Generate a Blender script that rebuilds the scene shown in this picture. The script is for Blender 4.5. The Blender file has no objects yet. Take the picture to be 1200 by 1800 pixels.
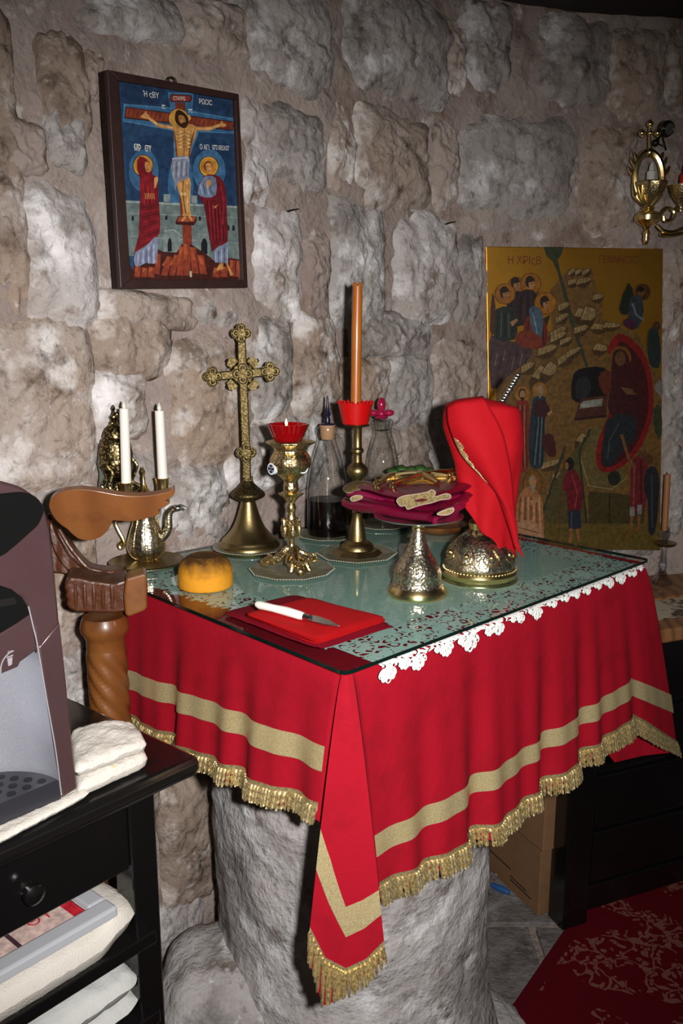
import bpy, bmesh, random, math
import numpy as np
from math import sin, cos, tan, pi, radians, sqrt, atan2, exp
from mathutils import Vector, Matrix, noise
random.seed(7)
SC = bpy.context.scene
COL = SC.collection

# ---------------------------------------------------------------- camera, world, lights, exposure
PITCH = radians(11.5); CAMZ = 1.45; FPX = 1453.0
cam = bpy.data.objects.new('camera', bpy.data.cameras.new('camera'))
cam.data.sensor_fit = 'VERTICAL'; cam.data.sensor_height = 22.3; cam.data.lens = 18.0
cam.data.clip_start = 0.02
cam.location = (0, 0, CAMZ); cam.rotation_euler = (pi/2 - PITCH, 0, 0)
COL.objects.link(cam); SC.camera = cam

w = bpy.data.worlds.new('world'); SC.world = w; w.use_nodes = True
w.node_tree.nodes['Background'].inputs[0].default_value = (1.0, 0.93, 0.86, 1)
w.node_tree.nodes['Background'].inputs[1].default_value = 0.03

def lamp(name, kind, loc, power, color=(1, 1, 1), size=0.02, aim=None):
    l = bpy.data.lights.new(name, kind); l.energy = power; l.color = color
    l.shadow_soft_size = size
    o = bpy.data.objects.new(name, l); o.location = loc; COL.objects.link(o)
    if aim is not None:
        o.rotation_euler = (Vector(aim) - Vector(loc)).to_track_quat('-Z', 'Y').to_euler()
    return o
fl = lamp('camera_flash', 'SPOT', (0.085, 0.0, CAMZ + 0.02), 118.0, (1.0, 0.975, 0.955), 0.017, (-0.05, 1.6, 1.0))
fl.data.spot_size = radians(92); fl.data.spot_blend = 0.9
lamp('room_lamp', 'POINT', (0.15, -1.3, 2.15), 1.5, (1.0, 0.62, 0.3), 0.05)
lamp('room_lamp', 'POINT', (-0.9, -0.9, 2.1), 1.6, (1.0, 0.66, 0.36), 0.05)

SC.view_settings.view_transform = 'Standard'; SC.view_settings.look = 'None'
SC.view_settings.exposure = 0.0; SC.view_settings.gamma = 1.0
SC.view_settings.use_curve_mapping = False

# ---------------------------------------------------------------- survey of the place (directions measured from the photograph)
def ray(px, py):
    x = (px-600)/FPX; y = -(py-900)/FPX
    return np.array([x, cos(PITCH)+y*sin(PITCH), -sin(PITCH)+y*cos(PITCH)])
C0 = np.array([0, 0, CAMZ])
def A3(*a): return np.array(a, float)
def pz(px, py, z):
    d = ray(px, py); return C0 + d*((z-CAMZ)/d[2])
def pd(px, py, Y):
    d = ray(px, py); return C0 + d*(Y/d[1])
def on3(px, py, pt, n):
    d = ray(px, py); return C0 + d*(np.dot(np.array(pt)-C0, n)/np.dot(d, n))
def depth(Y, z): return Y*cos(PITCH) - (z-CAMZ)*sin(PITCH)
def norm(v): v = np.array(v, float); return v/np.linalg.norm(v)
ZUP = A3(0, 0, 1)
TU = A3(.724, .690, 0); TV = A3(-.690, .724, 0); TO = A3(.004, .985, 0)   # table axes and front corner
TZ = 1.05                                                                 # top of the glass
def tab(u, v, z=0): return TO + TU*u + TV*v + ZUP*z

# ---------------------------------------------------------------- mesh helpers
class MB:
    def __init__(s): s.v = []; s.f = []; s.c = []
    def add(s, vs, fs, col=None):
        o = len(s.v); s.v += [tuple(map(float, p)) for p in vs]
        s.f += [tuple(i+o for i in f) for f in fs]; s.c += [col]*len(fs); return s
    def box(s, lo, hi, M=None):
        x0, y0, z0 = lo; x1, y1, z1 = hi
        vs = [(x0,y0,z0),(x1,y0,z0),(x1,y1,z0),(x0,y1,z0),(x0,y0,z1),(x1,y0,z1),(x1,y1,z1),(x0,y1,z1)]
        if M is not None: vs = [M(*p) for p in vs]
        return s.add(vs, [(0,3,2,1),(4,5,6,7),(0,1,5,4),(1,2,6,5),(2,3,7,6),(3,0,4,7)])
    def grid(s, fn, nu, nv, closeu=False, flip=False):
        vs = [fn(i/(nu if closeu else nu), j/nv) for j in range(nv+1) for i in range(nu + (0 if closeu else 1))]
        w_ = nu if closeu else nu+1; fs = []
        for j in range(nv):
            for i in range(nu):
                a = j*w_+i; b = j*w_+(i+1) % w_
                q = (a, b, b+w_, a+w_); fs.append(q[::-1] if flip else q)
        return s.add(vs, fs)
    def lathe(s, prof, seg=36, mod=None, c=(0,0,0), sub=1, cap=True):
        if sub > 1:
            pr = []
            n = len(prof)
            for i in range(n-1):
                p0 = prof[max(i-1,0)]; p1 = prof[i]; p2 = prof[i+1]; p3 = prof[min(i+2,n-1)]
                for k in range(sub):
                    t = k/sub
                    pr.append(tuple(max(0 if a==0 else -9, .5*((2*p1[a])+(-p0[a]+p2[a])*t+(2*p0[a]-5*p1[a]+4*p2[a]-p3[a])*t*t+(-p0[a]+3*p1[a]-3*p2[a]+p3[a])*t**3)) for a in (0,1)))
            pr.append(prof[-1]); prof = pr
        n = len(prof); vs = []
        for r, z in prof:
            for k in range(seg):
                a = 2*pi*k/seg; rr = r*(mod(a, z) if mod else 1)
                vs.append((c[0]+rr*cos(a), c[1]+rr*sin(a), c[2]+z))
        fs = [(j*seg+k, j*seg+(k+1) % seg, (j+1)*seg+(k+1) % seg, (j+1)*seg+k) for j in range(n-1) for k in range(seg)]
        if prof[0][1] > prof[-1][1]: fs = [f[::-1] for f in fs]
        if cap:
            up = prof[-1][1] > prof[0][1]
            lo = tuple(range(seg)); hi = tuple((n-1)*seg+k for k in range(seg))
            fs += [lo[::-1], hi] if up else [lo, hi[::-1]]
        return s.add(vs, fs)
    def tube(s, pts, rad, seg=8, cap=True):
        P = [Vector(p) for p in pts]; n = len(P)
        R = rad if isinstance(rad, (list, tuple)) else [rad]*n
        vs = []; prev = None
        for i in range(n):
            t = (P[min(i+1,n-1)]-P[max(i-1,0)]).normalized()
            if prev is None:
                up = Vector((0,0,1)) if abs(t.z) < .9 else Vector((1,0,0))
                a = t.cross(up).normalized()
            else:
                a = (prev - t*prev.dot(t)).normalized()
            b = t.cross(a); prev = a
            for k in range(seg):
                th = 2*pi*k/seg; q = P[i] + (a*cos(th)+b*sin(th))*R[i]; vs.append(tuple(q))
        fs = [(j*seg+k, j*seg+(k+1) % seg, (j+1)*seg+(k+1) % seg, (j+1)*seg+k) for j in range(n-1) for k in range(seg)]
        fs = [f[::-1] for f in fs] if False else fs
        if cap: fs += [tuple(range(seg))[::-1], tuple((n-1)*seg+k for k in range(seg))]
        return s.add(vs, fs)
    def ball(s, c, r, seg=14, ring=9, sc=(1,1,1)):
        vs = []; fs = []
        for j in range(1, ring):
            ph = pi*j/ring
            for k in range(seg):
                a = 2*pi*k/seg; vs.append((c[0]+r*sc[0]*sin(ph)*cos(a), c[1]+r*sc[1]*sin(ph)*sin(a), c[2]-r*sc[2]*cos(ph)))
        b = len(vs); vs += [(c[0],c[1],c[2]-r*sc[2]), (c[0],c[1],c[2]+r*sc[2])]
        for j in range(ring-2):
            for k in range(seg): fs.append((j*seg+k, j*seg+(k+1)%seg, (j+1)*seg+(k+1)%seg, (j+1)*seg+k))
        for k in range(seg):
            fs.append((b, (k+1)%seg, k)); fs.append((b+1, (ring-2)*seg+k, (ring-2)*seg+(k+1)%seg))
        return s.add(vs, fs)
    def prism(s, poly3, off, col=None):        # poly3: 3D outline, off: vector to the other face
        n = len(poly3); q = [tuple(np.array(p)+np.array(off)) for p in poly3]
        nn = np.zeros(3)
        for i in range(n):
            a = np.array(poly3[i]); b = np.array(poly3[(i+1) % n]); nn += np.cross(a, b)
        fl_ = np.dot(nn, off) > 0
        f0 = tuple(range(n)); f1 = tuple(range(n, 2*n))
        fs = [f0[::-1], f1] if fl_ else [f0, f1[::-1]]
        for i in range(n):
            j = (i+1) % n; fs.append((i, j, j+n, i+n) if fl_ else (j, i, i+n, j+n))
        return s.add(list(poly3)+q, fs, col)
    def face(s, poly3, col=None): return s.add(poly3, [tuple(range(len(poly3)))], col)
    def build(s, name, m, parent=None, loc=None, smooth=True, ang=38, bev=0, solid=0, sub=0, cols=False, label=None, kind=None):
        me = bpy.data.meshes.new(name)
        off = np.zeros(3)
        vs = s.v
        if parent is not None:
            q = parent
            while q is not None: off = off + np.array(q.location); q = q.parent
            vs = [(p[0]-off[0], p[1]-off[1], p[2]-off[2]) for p in vs]
        elif loc is not None:
            vs = [(p[0]-loc[0], p[1]-loc[1], p[2]-loc[2]) for p in vs]
        me.from_pydata(vs, [], s.f); me.validate(); me.update()
        if cols:
            ca = me.color_attributes.new('paint', 'FLOAT_COLOR', 'CORNER')
            data = []
            for p in me.polygons:
                cc = s.c[p.index] or (1,1,1)
                for _ in range(p.loop_total): data += [cc[0], cc[1], cc[2], 1.0]
            ca.data.foreach_set('color', data)
        if smooth:
            me.polygons.foreach_set('use_smooth', [True]*len(me.polygons))
            me.set_sharp_from_angle(angle=radians(ang))
        o = bpy.data.objects.new(name, me); COL.objects.link(o)
        if m is not None: me.materials.append(m)
        if parent is not None: o.parent = parent
        elif loc is not None: o.location = loc
        if bev:
            b = o.modifiers.new('bevel', 'BEVEL'); b.width = bev; b.segments = 2; b.limit_method = 'ANGLE'; b.angle_limit = radians(40)
        if solid:
            b = o.modifiers.new('solid', 'SOLIDIFY'); b.thickness = solid; b.offset = 0
        if sub:
            b = o.modifiers.new('sub', 'SUBSURF'); b.levels = sub; b.render_levels = sub
        if label: o['label'] = label
        if kind: o['kind'] = kind
        return o

def tag(o, label, cat, group=None):
    o['label'] = label; o['category'] = cat
    if group: o['group'] = group
    return o
def thing(name, label, cat, loc=(0,0,0), group=None):
    o = bpy.data.objects.new(name, None); COL.objects.link(o); o.location = tuple(map(float, loc))
    o.empty_display_size = .05
    tag(o, label, cat, group)
    return o
def struct(o): o['kind'] = 'structure'; return o
def dup(root, loc, label=None, group=None):
    r = root.copy(); COL.objects.link(r); r.location = loc
    if label: r['label'] = label
    if group: r['group'] = group
    for ch in list(root.children):
        c_ = ch.copy(); COL.objects.link(c_); c_.parent = r
    return r
def smoothpoly(pts, k=5, closed=True):
    pts = [np.array(p, float) for p in pts]; n = len(pts); out = []
    for i in range(n if closed else n-1):
        if closed: p0, p1, p2, p3 = pts[i-1], pts[i], pts[(i+1) % n], pts[(i+2) % n]
        else: p0, p1, p2, p3 = pts[max(i-1,0)], pts[i], pts[i+1], pts[min(i+2,n-1)]
        for j in range(k):
            t = j/k
            out.append(.5*((2*p1)+(-p0+p2)*t+(2*p0-5*p1+4*p2-p3)*t*t+(-p0+3*p1-3*p2+p3)*t**3))
    if not closed: out.append(pts[-1])
    return out
def fb(x, y, z, s, o=3): return noise.fractal(Vector((x*s, y*s, z*s)), 1.0, 2.0, o)

# ---------------------------------------------------------------- materials
def lin(r, g, b):
    f = lambda c_: (c_/12.92 if c_ <= .04045 else ((c_+.055)/1.055)**2.4)
    return (f(r/255), f(g/255), f(b/255))
def principled(name, col, rough=.5, metal=0., coat=0., spec=.5, emit=None, sheen=0, trans=0, bumps=(), mixes=(), aniso=0):
    """mixes: (kind, scale, lo, hi, colour) laid over the base; bumps: (kind, scale, strength)"""
    m = bpy.data.materials.new(name); m.use_nodes = True; nt = m.node_tree; N = nt.nodes; L = nt.links
    p = N['Principled BSDF']
    p.inputs['Base Color'].default_value = (*col, 1); p.inputs['Roughness'].default_value = rough
    p.inputs['Metallic'].default_value = metal; p.inputs['Specular IOR Level'].default_value = spec
    p.inputs['Coat Weight'].default_value = coat; p.inputs['Coat Roughness'].default_value = .12
    if sheen: p.inputs['Sheen Weight'].default_value = sheen; p.inputs['Sheen Roughness'].default_value = .4
    if trans: p.inputs['Transmission Weight'].default_value = trans
    if emit: p.inputs['Emission Color'].default_value = (*emit[0], 1); p.inputs['Emission Strength'].default_value = emit[1]
    tc = N.new('ShaderNodeTexCoord')
    def tex(kind, scale, det=5.):
        if kind == 'noise':
            t = N.new('ShaderNodeTexNoise'); t.inputs['Scale'].default_value = scale; t.inputs['Detail'].default_value = det; out = t.outputs['Fac']
            t.inputs['Roughness'].default_value = .62
        elif kind == 'voronoi':
            t = N.new('ShaderNodeTexVoronoi'); t.inputs['Scale'].default_value = scale; out = t.outputs['Distance']
        elif kind == 'cells':
            t = N.new('ShaderNodeTexVoronoi'); t.feature = 'DISTANCE_TO_EDGE'; t.inputs['Scale'].default_value = scale; out = t.outputs['Distance']
        elif kind in ('wavex', 'wavez', 'rings'):
            t = N.new('ShaderNodeTexWave'); t.inputs['Scale'].default_value = scale
            if kind == 'rings': t.wave_type = 'RINGS'
            else: t.bands_direction = kind[-1].upper()
            t.inputs['Distortion'].default_value = 6; t.inputs['Detail'].default_value = 3; out = t.outputs['Fac']
        L.new(tc.outputs['Object'], t.inputs['Vector']); return out
    cur = None
    for kind, scale, lo, hi, c2 in mixes:
        mr = N.new('ShaderNodeMapRange'); mr.inputs['From Min'].default_value = lo; mr.inputs['From Max'].default_value = hi
        L.new(tex(kind, scale), mr.inputs['Value'])
        mx = N.new('ShaderNodeMix'); mx.data_type = 'RGBA'
        L.new(mr.outputs['Result'], mx.inputs[0])
        if cur is None: mx.inputs[6].default_value = (*col, 1)
        else: L.new(cur, mx.inputs[6])
        mx.inputs[7].default_value = (*c2, 1); cur = mx.outputs[2]
    if cur is not None: L.new(cur, p.inputs['Base Color'])
    nrm = None
    for kind, scale, st in bumps:
        b = N.new('ShaderNodeBump'); b.inputs['Strength'].default_value = st; b.inputs['Distance'].default_value = .25/scale
        L.new(tex(kind, scale, 4.), b.inputs['Height'])
        if nrm is not None: L.new(nrm, b.inputs['Normal'])
        nrm = b.outputs['Normal']
    if nrm is not None: L.new(nrm, p.inputs['Normal'])
    return m
def glassy(name, tint, edge, rough=.0, gloss=(1,1,1), ior=1.5):
    m = bpy.data.materials.new(name); m.use_nodes = True; nt = m.node_tree; N = nt.nodes; L = nt.links
    N.remove(N['Principled BSDF']); out = N['Material Output']
    ge = N.new('ShaderNodeNewGeometry'); dt = N.new('ShaderNodeVectorMath'); dt.operation = 'DOT_PRODUCT'
    L.new(ge.outputs['Normal'], dt.inputs[0]); L.new(ge.outputs['Incoming'], dt.inputs[1])
    def mth(op, a, b=None):
        q = N.new('ShaderNodeMath'); q.operation = op
        for i, x in enumerate((a, b)):
            if x is None: continue
            if isinstance(x, (int, float)): q.inputs[i].default_value = x
            else: L.new(x, q.inputs[i])
        return q.outputs[0]
    f0 = ((ior-1)/(ior+1))**2
    om = mth('SUBTRACT', 1.0, mth('ABSOLUTE', dt.outputs['Value'])); fr_ = mth('ADD', mth('MULTIPLY', mth('POWER', om, 5.0), 1-f0), f0)
    tr = N.new('ShaderNodeBsdfTransparent'); gl = N.new('ShaderNodeBsdfGlossy'); gl.inputs['Roughness'].default_value = rough
    gl.inputs['Color'].default_value = (*gloss, 1)
    mx = N.new('ShaderNodeMix'); mx.data_type = 'RGBA'; mx.inputs[6].default_value = (*tint, 1); mx.inputs[7].default_value = (*edge, 1)
    L.new(mth('POWER', om, 2.2), mx.inputs[0]); L.new(mx.outputs[2], tr.inputs['Color'])
    ms = N.new('ShaderNodeMixShader'); L.new(fr_, ms.inputs[0]); L.new(tr.outputs[0], ms.inputs[1]); L.new(gl.outputs[0], ms.inputs[2])
    L.new(ms.outputs[0], out.inputs['Surface']); return m
def paint_mat(name, rough=.45, coat=.2):
    m = principled(name, (1,1,1), rough, coat=coat); nt = m.node_tree
    a = nt.nodes.new('ShaderNodeVertexColor'); a.layer_name = 'paint'
    t = nt.nodes.new('ShaderNodeTexNoise'); t.inputs['Scale'].default_value = 90; t.inputs['Detail'].default_value = 5
    tc = nt.nodes.new('ShaderNodeTexCoord'); nt.links.new(tc.outputs['Object'], t.inputs['Vector'])
    mr = nt.nodes.new('ShaderNodeMapRange'); mr.inputs['From Min'].default_value = .3; mr.inputs['From Max'].default_value = .7
    mr.inputs['To Min'].default_value = .62; mr.inputs['To Max'].default_value = 1.25
    nt.links.new(t.outputs['Fac'], mr.inputs['Value'])
    vm = nt.nodes.new('ShaderNodeVectorMath'); vm.operation = 'SCALE'
    nt.links.new(a.outputs['Color'], vm.inputs[0]); nt.links.new(mr.outputs['Result'], vm.inputs['Scale'])
    nt.links.new(vm.outputs[0], nt.nodes['Principled BSDF'].inputs['Base Color']); return m
M = {}
def stone(name, a, b, white, dark):
    return principled(name, a, .92, spec=.2, mixes=[('noise', 5., .36, .6, b), ('noise', 7.3, .54, .68, tuple(q*.55 for q in a)), ('noise', 9., .53, .67, white), ('noise', 17., .56, .72, dark), ('noise', 60., .6, .85, white), ('noise', 48., .58, .8, dark)],
                      bumps=[('noise', 12., .7), ('noise', 44., 1.), ('noise', 150., .8)])
M['stone_tan'] = stone('stone_tan', lin(158,138,122), lin(168,154,145), lin(214,208,204), lin(88,70,57))
M['stone_grey'] = stone('stone_grey', lin(150,141,135), lin(168,161,157), lin(214,211,210), lin(86,74,65))
M['stone_white'] = stone('stone_white', lin(170,159,151), lin(190,184,182), lin(234,230,230), lin(116,96,82))
M['stone_brown'] = stone('stone_brown', lin(126,108,94), lin(157,140,127), lin(204,194,186), lin(80,62,49))
M['mortar'] = principled('mortar', lin(148,133,126), .95, spec=.15, mixes=[('noise', 4., .4, .65, lin(168,154,146)), ('noise', 9., .54, .68, lin(130,110,98)), ('noise', 14., .6, .72, lin(206,198,192)), ('noise', 45., .6, .8, lin(196,188,182)), ('noise', 38., .62, .8, lin(104,86,74))],
                         bumps=[('noise', 8., .8), ('noise', 36., .9), ('noise', 130., .7)])
M['pillar'] = stone('pillar', lin(160,153,150), lin(192,187,186), lin(226,224,224), lin(106,92,82))
M['ceiling_shade'] = principled('ceiling_shade', lin(52,46,44), .95, bumps=[('noise', 12., .6)])  # ceiling shade put into the base colour, so the flash leaves it dark
M['paving'] = stone('paving', lin(112,104,100), lin(126,120,118), lin(150,146,144), lin(82,74,68))
M['brass'] = principled('brass', (.34,.255,.115), .36, 1., mixes=[('noise', 26., .5, .72, (.19,.14,.06))], bumps=[('noise', 120., .12)])
M['brass_relief'] = principled('brass_relief', (.175,.132,.06), .5, 1., mixes=[('voronoi', 220., .25, .6, (.08,.058,.024))], bumps=[('voronoi', 260., .6), ('noise', 300., .3)])
M['gold'] = principled('gold', (.82,.64,.30), .24, 1.)
M['gold_relief'] = principled('gold_relief', (.86,.70,.40), .30, 1., mixes=[('voronoi', 240., .3, .65, (.5,.38,.18))], bumps=[('voronoi', 240., .55), ('noise', 160., .3)])
M['silver_relief'] = principled('silver_relief', (.84,.77,.62), .30, 1., mixes=[('voronoi', 220., .3, .65, (.46,.40,.29))], bumps=[('voronoi', 220., .6), ('noise', 150., .3)])
M['silver'] = principled('silver', (.75,.74,.72), .2, 1.)
M['pewter'] = principled('pewter', (.62,.55,.40), .34, 1., mixes=[('voronoi', 240., .3, .65, (.32,.28,.19))], bumps=[('voronoi', 240., .5)])
M['censer'] = principled('censer', (.46,.37,.18), .36, 1., mixes=[('voronoi', 210., .35, .5, (.07,.05,.02))], bumps=[('voronoi', 210., .6)])
M['red_cloth'] = principled('red_cloth', lin(150,5,28), .85, spec=.2, mixes=[('noise', 16., .5, .75, lin(132,4,22))], bumps=[('noise', 90., .25), ('noise', 400., .3)])
M['red_veil'] = principled('red_veil', lin(168,8,22), .8, spec=.2, bumps=[('noise', 60., .25), ('noise', 380., .35)])
M['red_napkin'] = principled('red_napkin', lin(176,6,14), .85, spec=.2, bumps=[('noise', 300., .4)])
M['burgundy'] = principled('burgundy', lin(112,4,24), .85, spec=.15, bumps=[('noise', 300., .4)])
M['velvet'] = principled('velvet', lin(98,4,38), .30, spec=.8, bumps=[('noise', 26., .3)])
M['velvet_sheen'] = principled('velvet_sheen', lin(124,10,58), .30, spec=.9)  # velvet made lighter: highlights on the rolled folds put into the colour
M['gold_lame'] = principled('gold_lame', (.66,.53,.28), .38, .5, mixes=[('noise', 520., .48, .62, (.46,.36,.17)), ('noise', 600., .62, .7, (1.,.95,.75))], bumps=[('noise', 520., .5)])
M['gold_thread'] = principled('gold_thread', (.80,.65,.34), .42, .8, mixes=[('noise', 300., .45, .65, (.38,.28,.11))], bumps=[('noise', 500., .8)])
M['embroidery'] = principled('embroidery', (.21,.15,.05), .6, 0., spec=.25, mixes=[('noise', 260., .45, .6, (.10,.07,.02)), ('noise', 420., .62, .74, (.42,.34,.15))], bumps=[('noise', 300., 1.)])
M['white_cord'] = principled('white_cord', lin(160,138,124), .7)
M['wood'] = principled('wood', lin(122,74,34), .38, coat=.35, mixes=[('wavex', 5., .2, 1., lin(108,62,26)), ('noise', 12., .5, .75, lin(84,44,18))], bumps=[('noise', 60., .05)])
M['wood_dark'] = principled('wood_dark', lin(84,44,20), .42, coat=.25, mixes=[('noise', 9., .4, .68, lin(70,32,13)), ('noise', 40., .66, .78, lin(140,104,78))], bumps=[('noise', 26., .25), ('wavex', 14., .15)])
M['frame_wood'] = principled('frame_wood', lin(50,29,25), .5, coat=.1, mixes=[('noise', 40., .45, .7, lin(42,24,20))], bumps=[('noise', 120., .2)])
M['shelf_wood'] = principled('shelf_wood', lin(150,104,66), .5, mixes=[('wavex', 8., .3, 1., lin(120,78,46))])
M['shelf_stone'] = principled('shelf_stone', lin(196,182,158), .6, mixes=[('noise', 22., .52, .62, lin(82,68,52))])
M['black'] = principled('black', (.0055,.005,.005), .22, coat=.3, bumps=[('noise', 14., .03)])
M['black_worn'] = principled('black_worn', (.007,.006,.0055), .3, mixes=[('noise', 90., .74, .78, lin(200,190,180))])
M['black_matte'] = principled('black_matte', (.006,.005,.005), .5, spec=.3)
M['plum_plastic'] = principled('plum_plastic', lin(84,62,63), .3, .35, coat=.25, mixes=[('noise', 3., .45, .65, lin(74,52,54))])
M['gloss_black'] = principled('gloss_black', (.006,.006,.006), .08, coat=1.)
M['steel'] = principled('steel', (.50,.51,.57), .32, .55, mixes=[('noise', 420., .5, .7, (.62,.62,.67))], bumps=[('noise', 90., .04)])
M['tray_grey'] = principled('tray_grey', lin(44,44,50), .35)
M['pale_edge'] = principled('pale_edge', lin(150,146,150), .3)
M['terry'] = principled('terry', lin(208,202,192), .95, spec=.1, bumps=[('noise', 320., 1.), ('voronoi', 420., .8)])
M['linen'] = principled('linen', lin(202,202,198), .95, spec=.1, bumps=[('noise', 100., .6)])
M['stain'] = principled('stain', lin(226,190,122), .9)
M['bread'] = principled('bread', lin(232,166,48), .8, spec=.2, bumps=[('noise', 60., .35), ('noise', 220., .3)])
M['wax_orange'] = principled('wax_orange', lin(170,98,30), .4, coat=.2, mixes=[('noise', 9., .4, .7, lin(150,78,20))])
M['wax_brown'] = principled('wax_brown', lin(150,100,60), .5)
M['wax_white'] = principled('wax_white', lin(236,232,222), .35, coat=.2)
M['red_plastic'] = principled('red_plastic', lin(190,8,10), .35, coat=.2)
M['red_glass'] = principled('red_glass', (.30,.002,.004), .06, coat=1., trans=.2)
M['pink_glass'] = principled('pink_glass', (.46,.012,.07), .08, coat=.9, trans=.3)
M['clear_glass'] = glassy('clear_glass', (.95,.96,.955), (.12,.12,.115), .02)
M['table_glass'] = glassy('table_glass', (.70,.86,.82), (.60,.80,.76), .0, (1,1,1), 1.52)
M['glass_edge'] = principled('glass_edge', lin(8,26,22), .1, coat=.5)
M['crystal'] = glassy('crystal', (.9,.9,.9), (.2,.2,.2), .06, (1,1,1), 3.2)
M['wine'] = principled('wine', lin(9,3,4), .25, spec=.2)
M['cork'] = principled('cork', lin(176,134,100), .85)
M['navy'] = principled('navy', lin(26,20,50), .3)
M['card'] = principled('card', lin(134,98,66), .85, mixes=[('noise', 10., .45, .7, lin(120,86,56))])
M['card_tape'] = principled('card_tape', lin(116,78,46), .4)
M['ink'] = principled('ink', lin(50,36,26), .8)
M['ink_red'] = principled('ink_red', lin(190,30,44), .7)
M['ink_white'] = principled('ink_white', lin(228,224,216), .7)
M['ink_dark'] = principled('ink_dark', lin(92,40,8), .6)
M['paint'] = paint_mat('paint')
M['paint_dark'] = paint_mat('paint_dark', .42, .15)
M['icon_gold'] = principled('icon_gold', (.95,.48,.075), .34, 1., mixes=[('noise', 7., .45, .7, (.80,.38,.055))])
M['leaf'] = principled('leaf', lin(60,98,36), .5, mixes=[('noise', 40., .4, .7, lin(40,74,26))])
M['print'] = paint_mat('print', .3, .3)
M['picture_frame_grey'] = principled('picture_frame_grey', lin(190,192,198), .4, .2)
M['enamel'] = principled('enamel', lin(226,232,240), .2, coat=.5)
M['bead'] = principled('bead', lin(140,140,122), .4)
M['grey_green'] = principled('grey_green', lin(92,98,88), .85, mixes=[('noise', 20., .45, .65, lin(70,72,62))])
M['blue_plastic'] = principled('blue_plastic', lin(40,90,150), .5)
M['flame'] = principled('flame', (1,.7,.3), .5, emit=((1,.72,.32), 4.))
M['bulb_white'] = principled('bulb_white', lin(214,214,204), .3, coat=.3)

# bread browning on top: follows local height of the loaf
def bread_top():
    nt = M['bread'].node_tree; N = nt.nodes; L = nt.links
    tc = N.new('ShaderNodeTexCoord'); sp = N.new('ShaderNodeSeparateXYZ'); L.new(tc.outputs['Object'], sp.inputs[0])
    nz = N.new('ShaderNodeTexNoise'); nz.inputs['Scale'].default_value = 70; L.new(tc.outputs['Object'], nz.inputs['Vector'])
    ad = N.new('ShaderNodeMath'); ad.operation = 'MULTIPLY_ADD'; L.new(nz.outputs['Fac'], ad.inputs[0]); ad.inputs[1].default_value = .03; L.new(sp.outputs['Z'], ad.inputs[2])
    mr = N.new('ShaderNodeMapRange'); mr.inputs['From Min'].default_value = .036; mr.inputs['From Max'].default_value = .066
    L.new(ad.outputs[0], mr.inputs['Value'])
    mx = N.new('ShaderNodeMix'); mx.data_type = 'RGBA'; mx.inputs[6].default_value = (*lin(206,140,34),1); mx.inputs[7].default_value = (*lin(74,48,20),1)
    L.new(mr.outputs['Result'], mx.inputs[0]); L.new(mx.outputs[2], N['Principled BSDF'].inputs['Base Color'])
bread_top()
def lace_mat():
    m = bpy.data.materials.new('lace'); m.use_nodes = True; nt = m.node_tree; N = nt.nodes; L = nt.links
    p = N['Principled BSDF']; p.inputs['Base Color'].default_value = (*lin(226,226,222), 1); p.inputs['Roughness'].default_value = .9
    tc = N.new('ShaderNodeTexCoord')
    v = N.new('ShaderNodeTexVoronoi'); v.inputs['Scale'].default_value = 70; L.new(tc.outputs['Object'], v.inputs['Vector'])
    v2 = N.new('ShaderNodeTexVoronoi'); v2.feature = 'DISTANCE_TO_EDGE'; v2.inputs['Scale'].default_value = 70; L.new(tc.outputs['Object'], v2.inputs['Vector'])
    lt = N.new('ShaderNodeMath'); lt.operation = 'LESS_THAN'; lt.inputs[1].default_value = .14; L.new(v2.outputs['Distance'], lt.inputs[0])
    l2 = N.new('ShaderNodeMath'); l2.operation = 'LESS_THAN'; l2.inputs[1].default_value = .42; L.new(v.outputs['Distance'], l2.inputs[0])
    mx = N.new('ShaderNodeMath'); mx.operation = 'MAXIMUM'; L.new(lt.outputs[0], mx.inputs[0]); L.new(l2.outputs[0], mx.inputs[1])
    tr = N.new('ShaderNodeBsdfTransparent'); ms = N.new('ShaderNodeMixShader')
    L.new(mx.outputs[0], ms.inputs[0]); L.new(tr.outputs[0], ms.inputs[1]); L.new(p.outputs[0], ms.inputs[2]); L.new(ms.outputs[0], N['Material Output'].inputs['Surface'])
    return m
M['lace'] = lace_mat()
M['lace_thread'] = principled('lace_thread', lin(220,220,216), .9)
M['tulle'] = principled('tulle', lin(196,198,192), .95, mixes=[('noise', 8., .42, .7, lin(178,180,174)), ('cells', 60., .0, .12, lin(206,208,202))])
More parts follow.
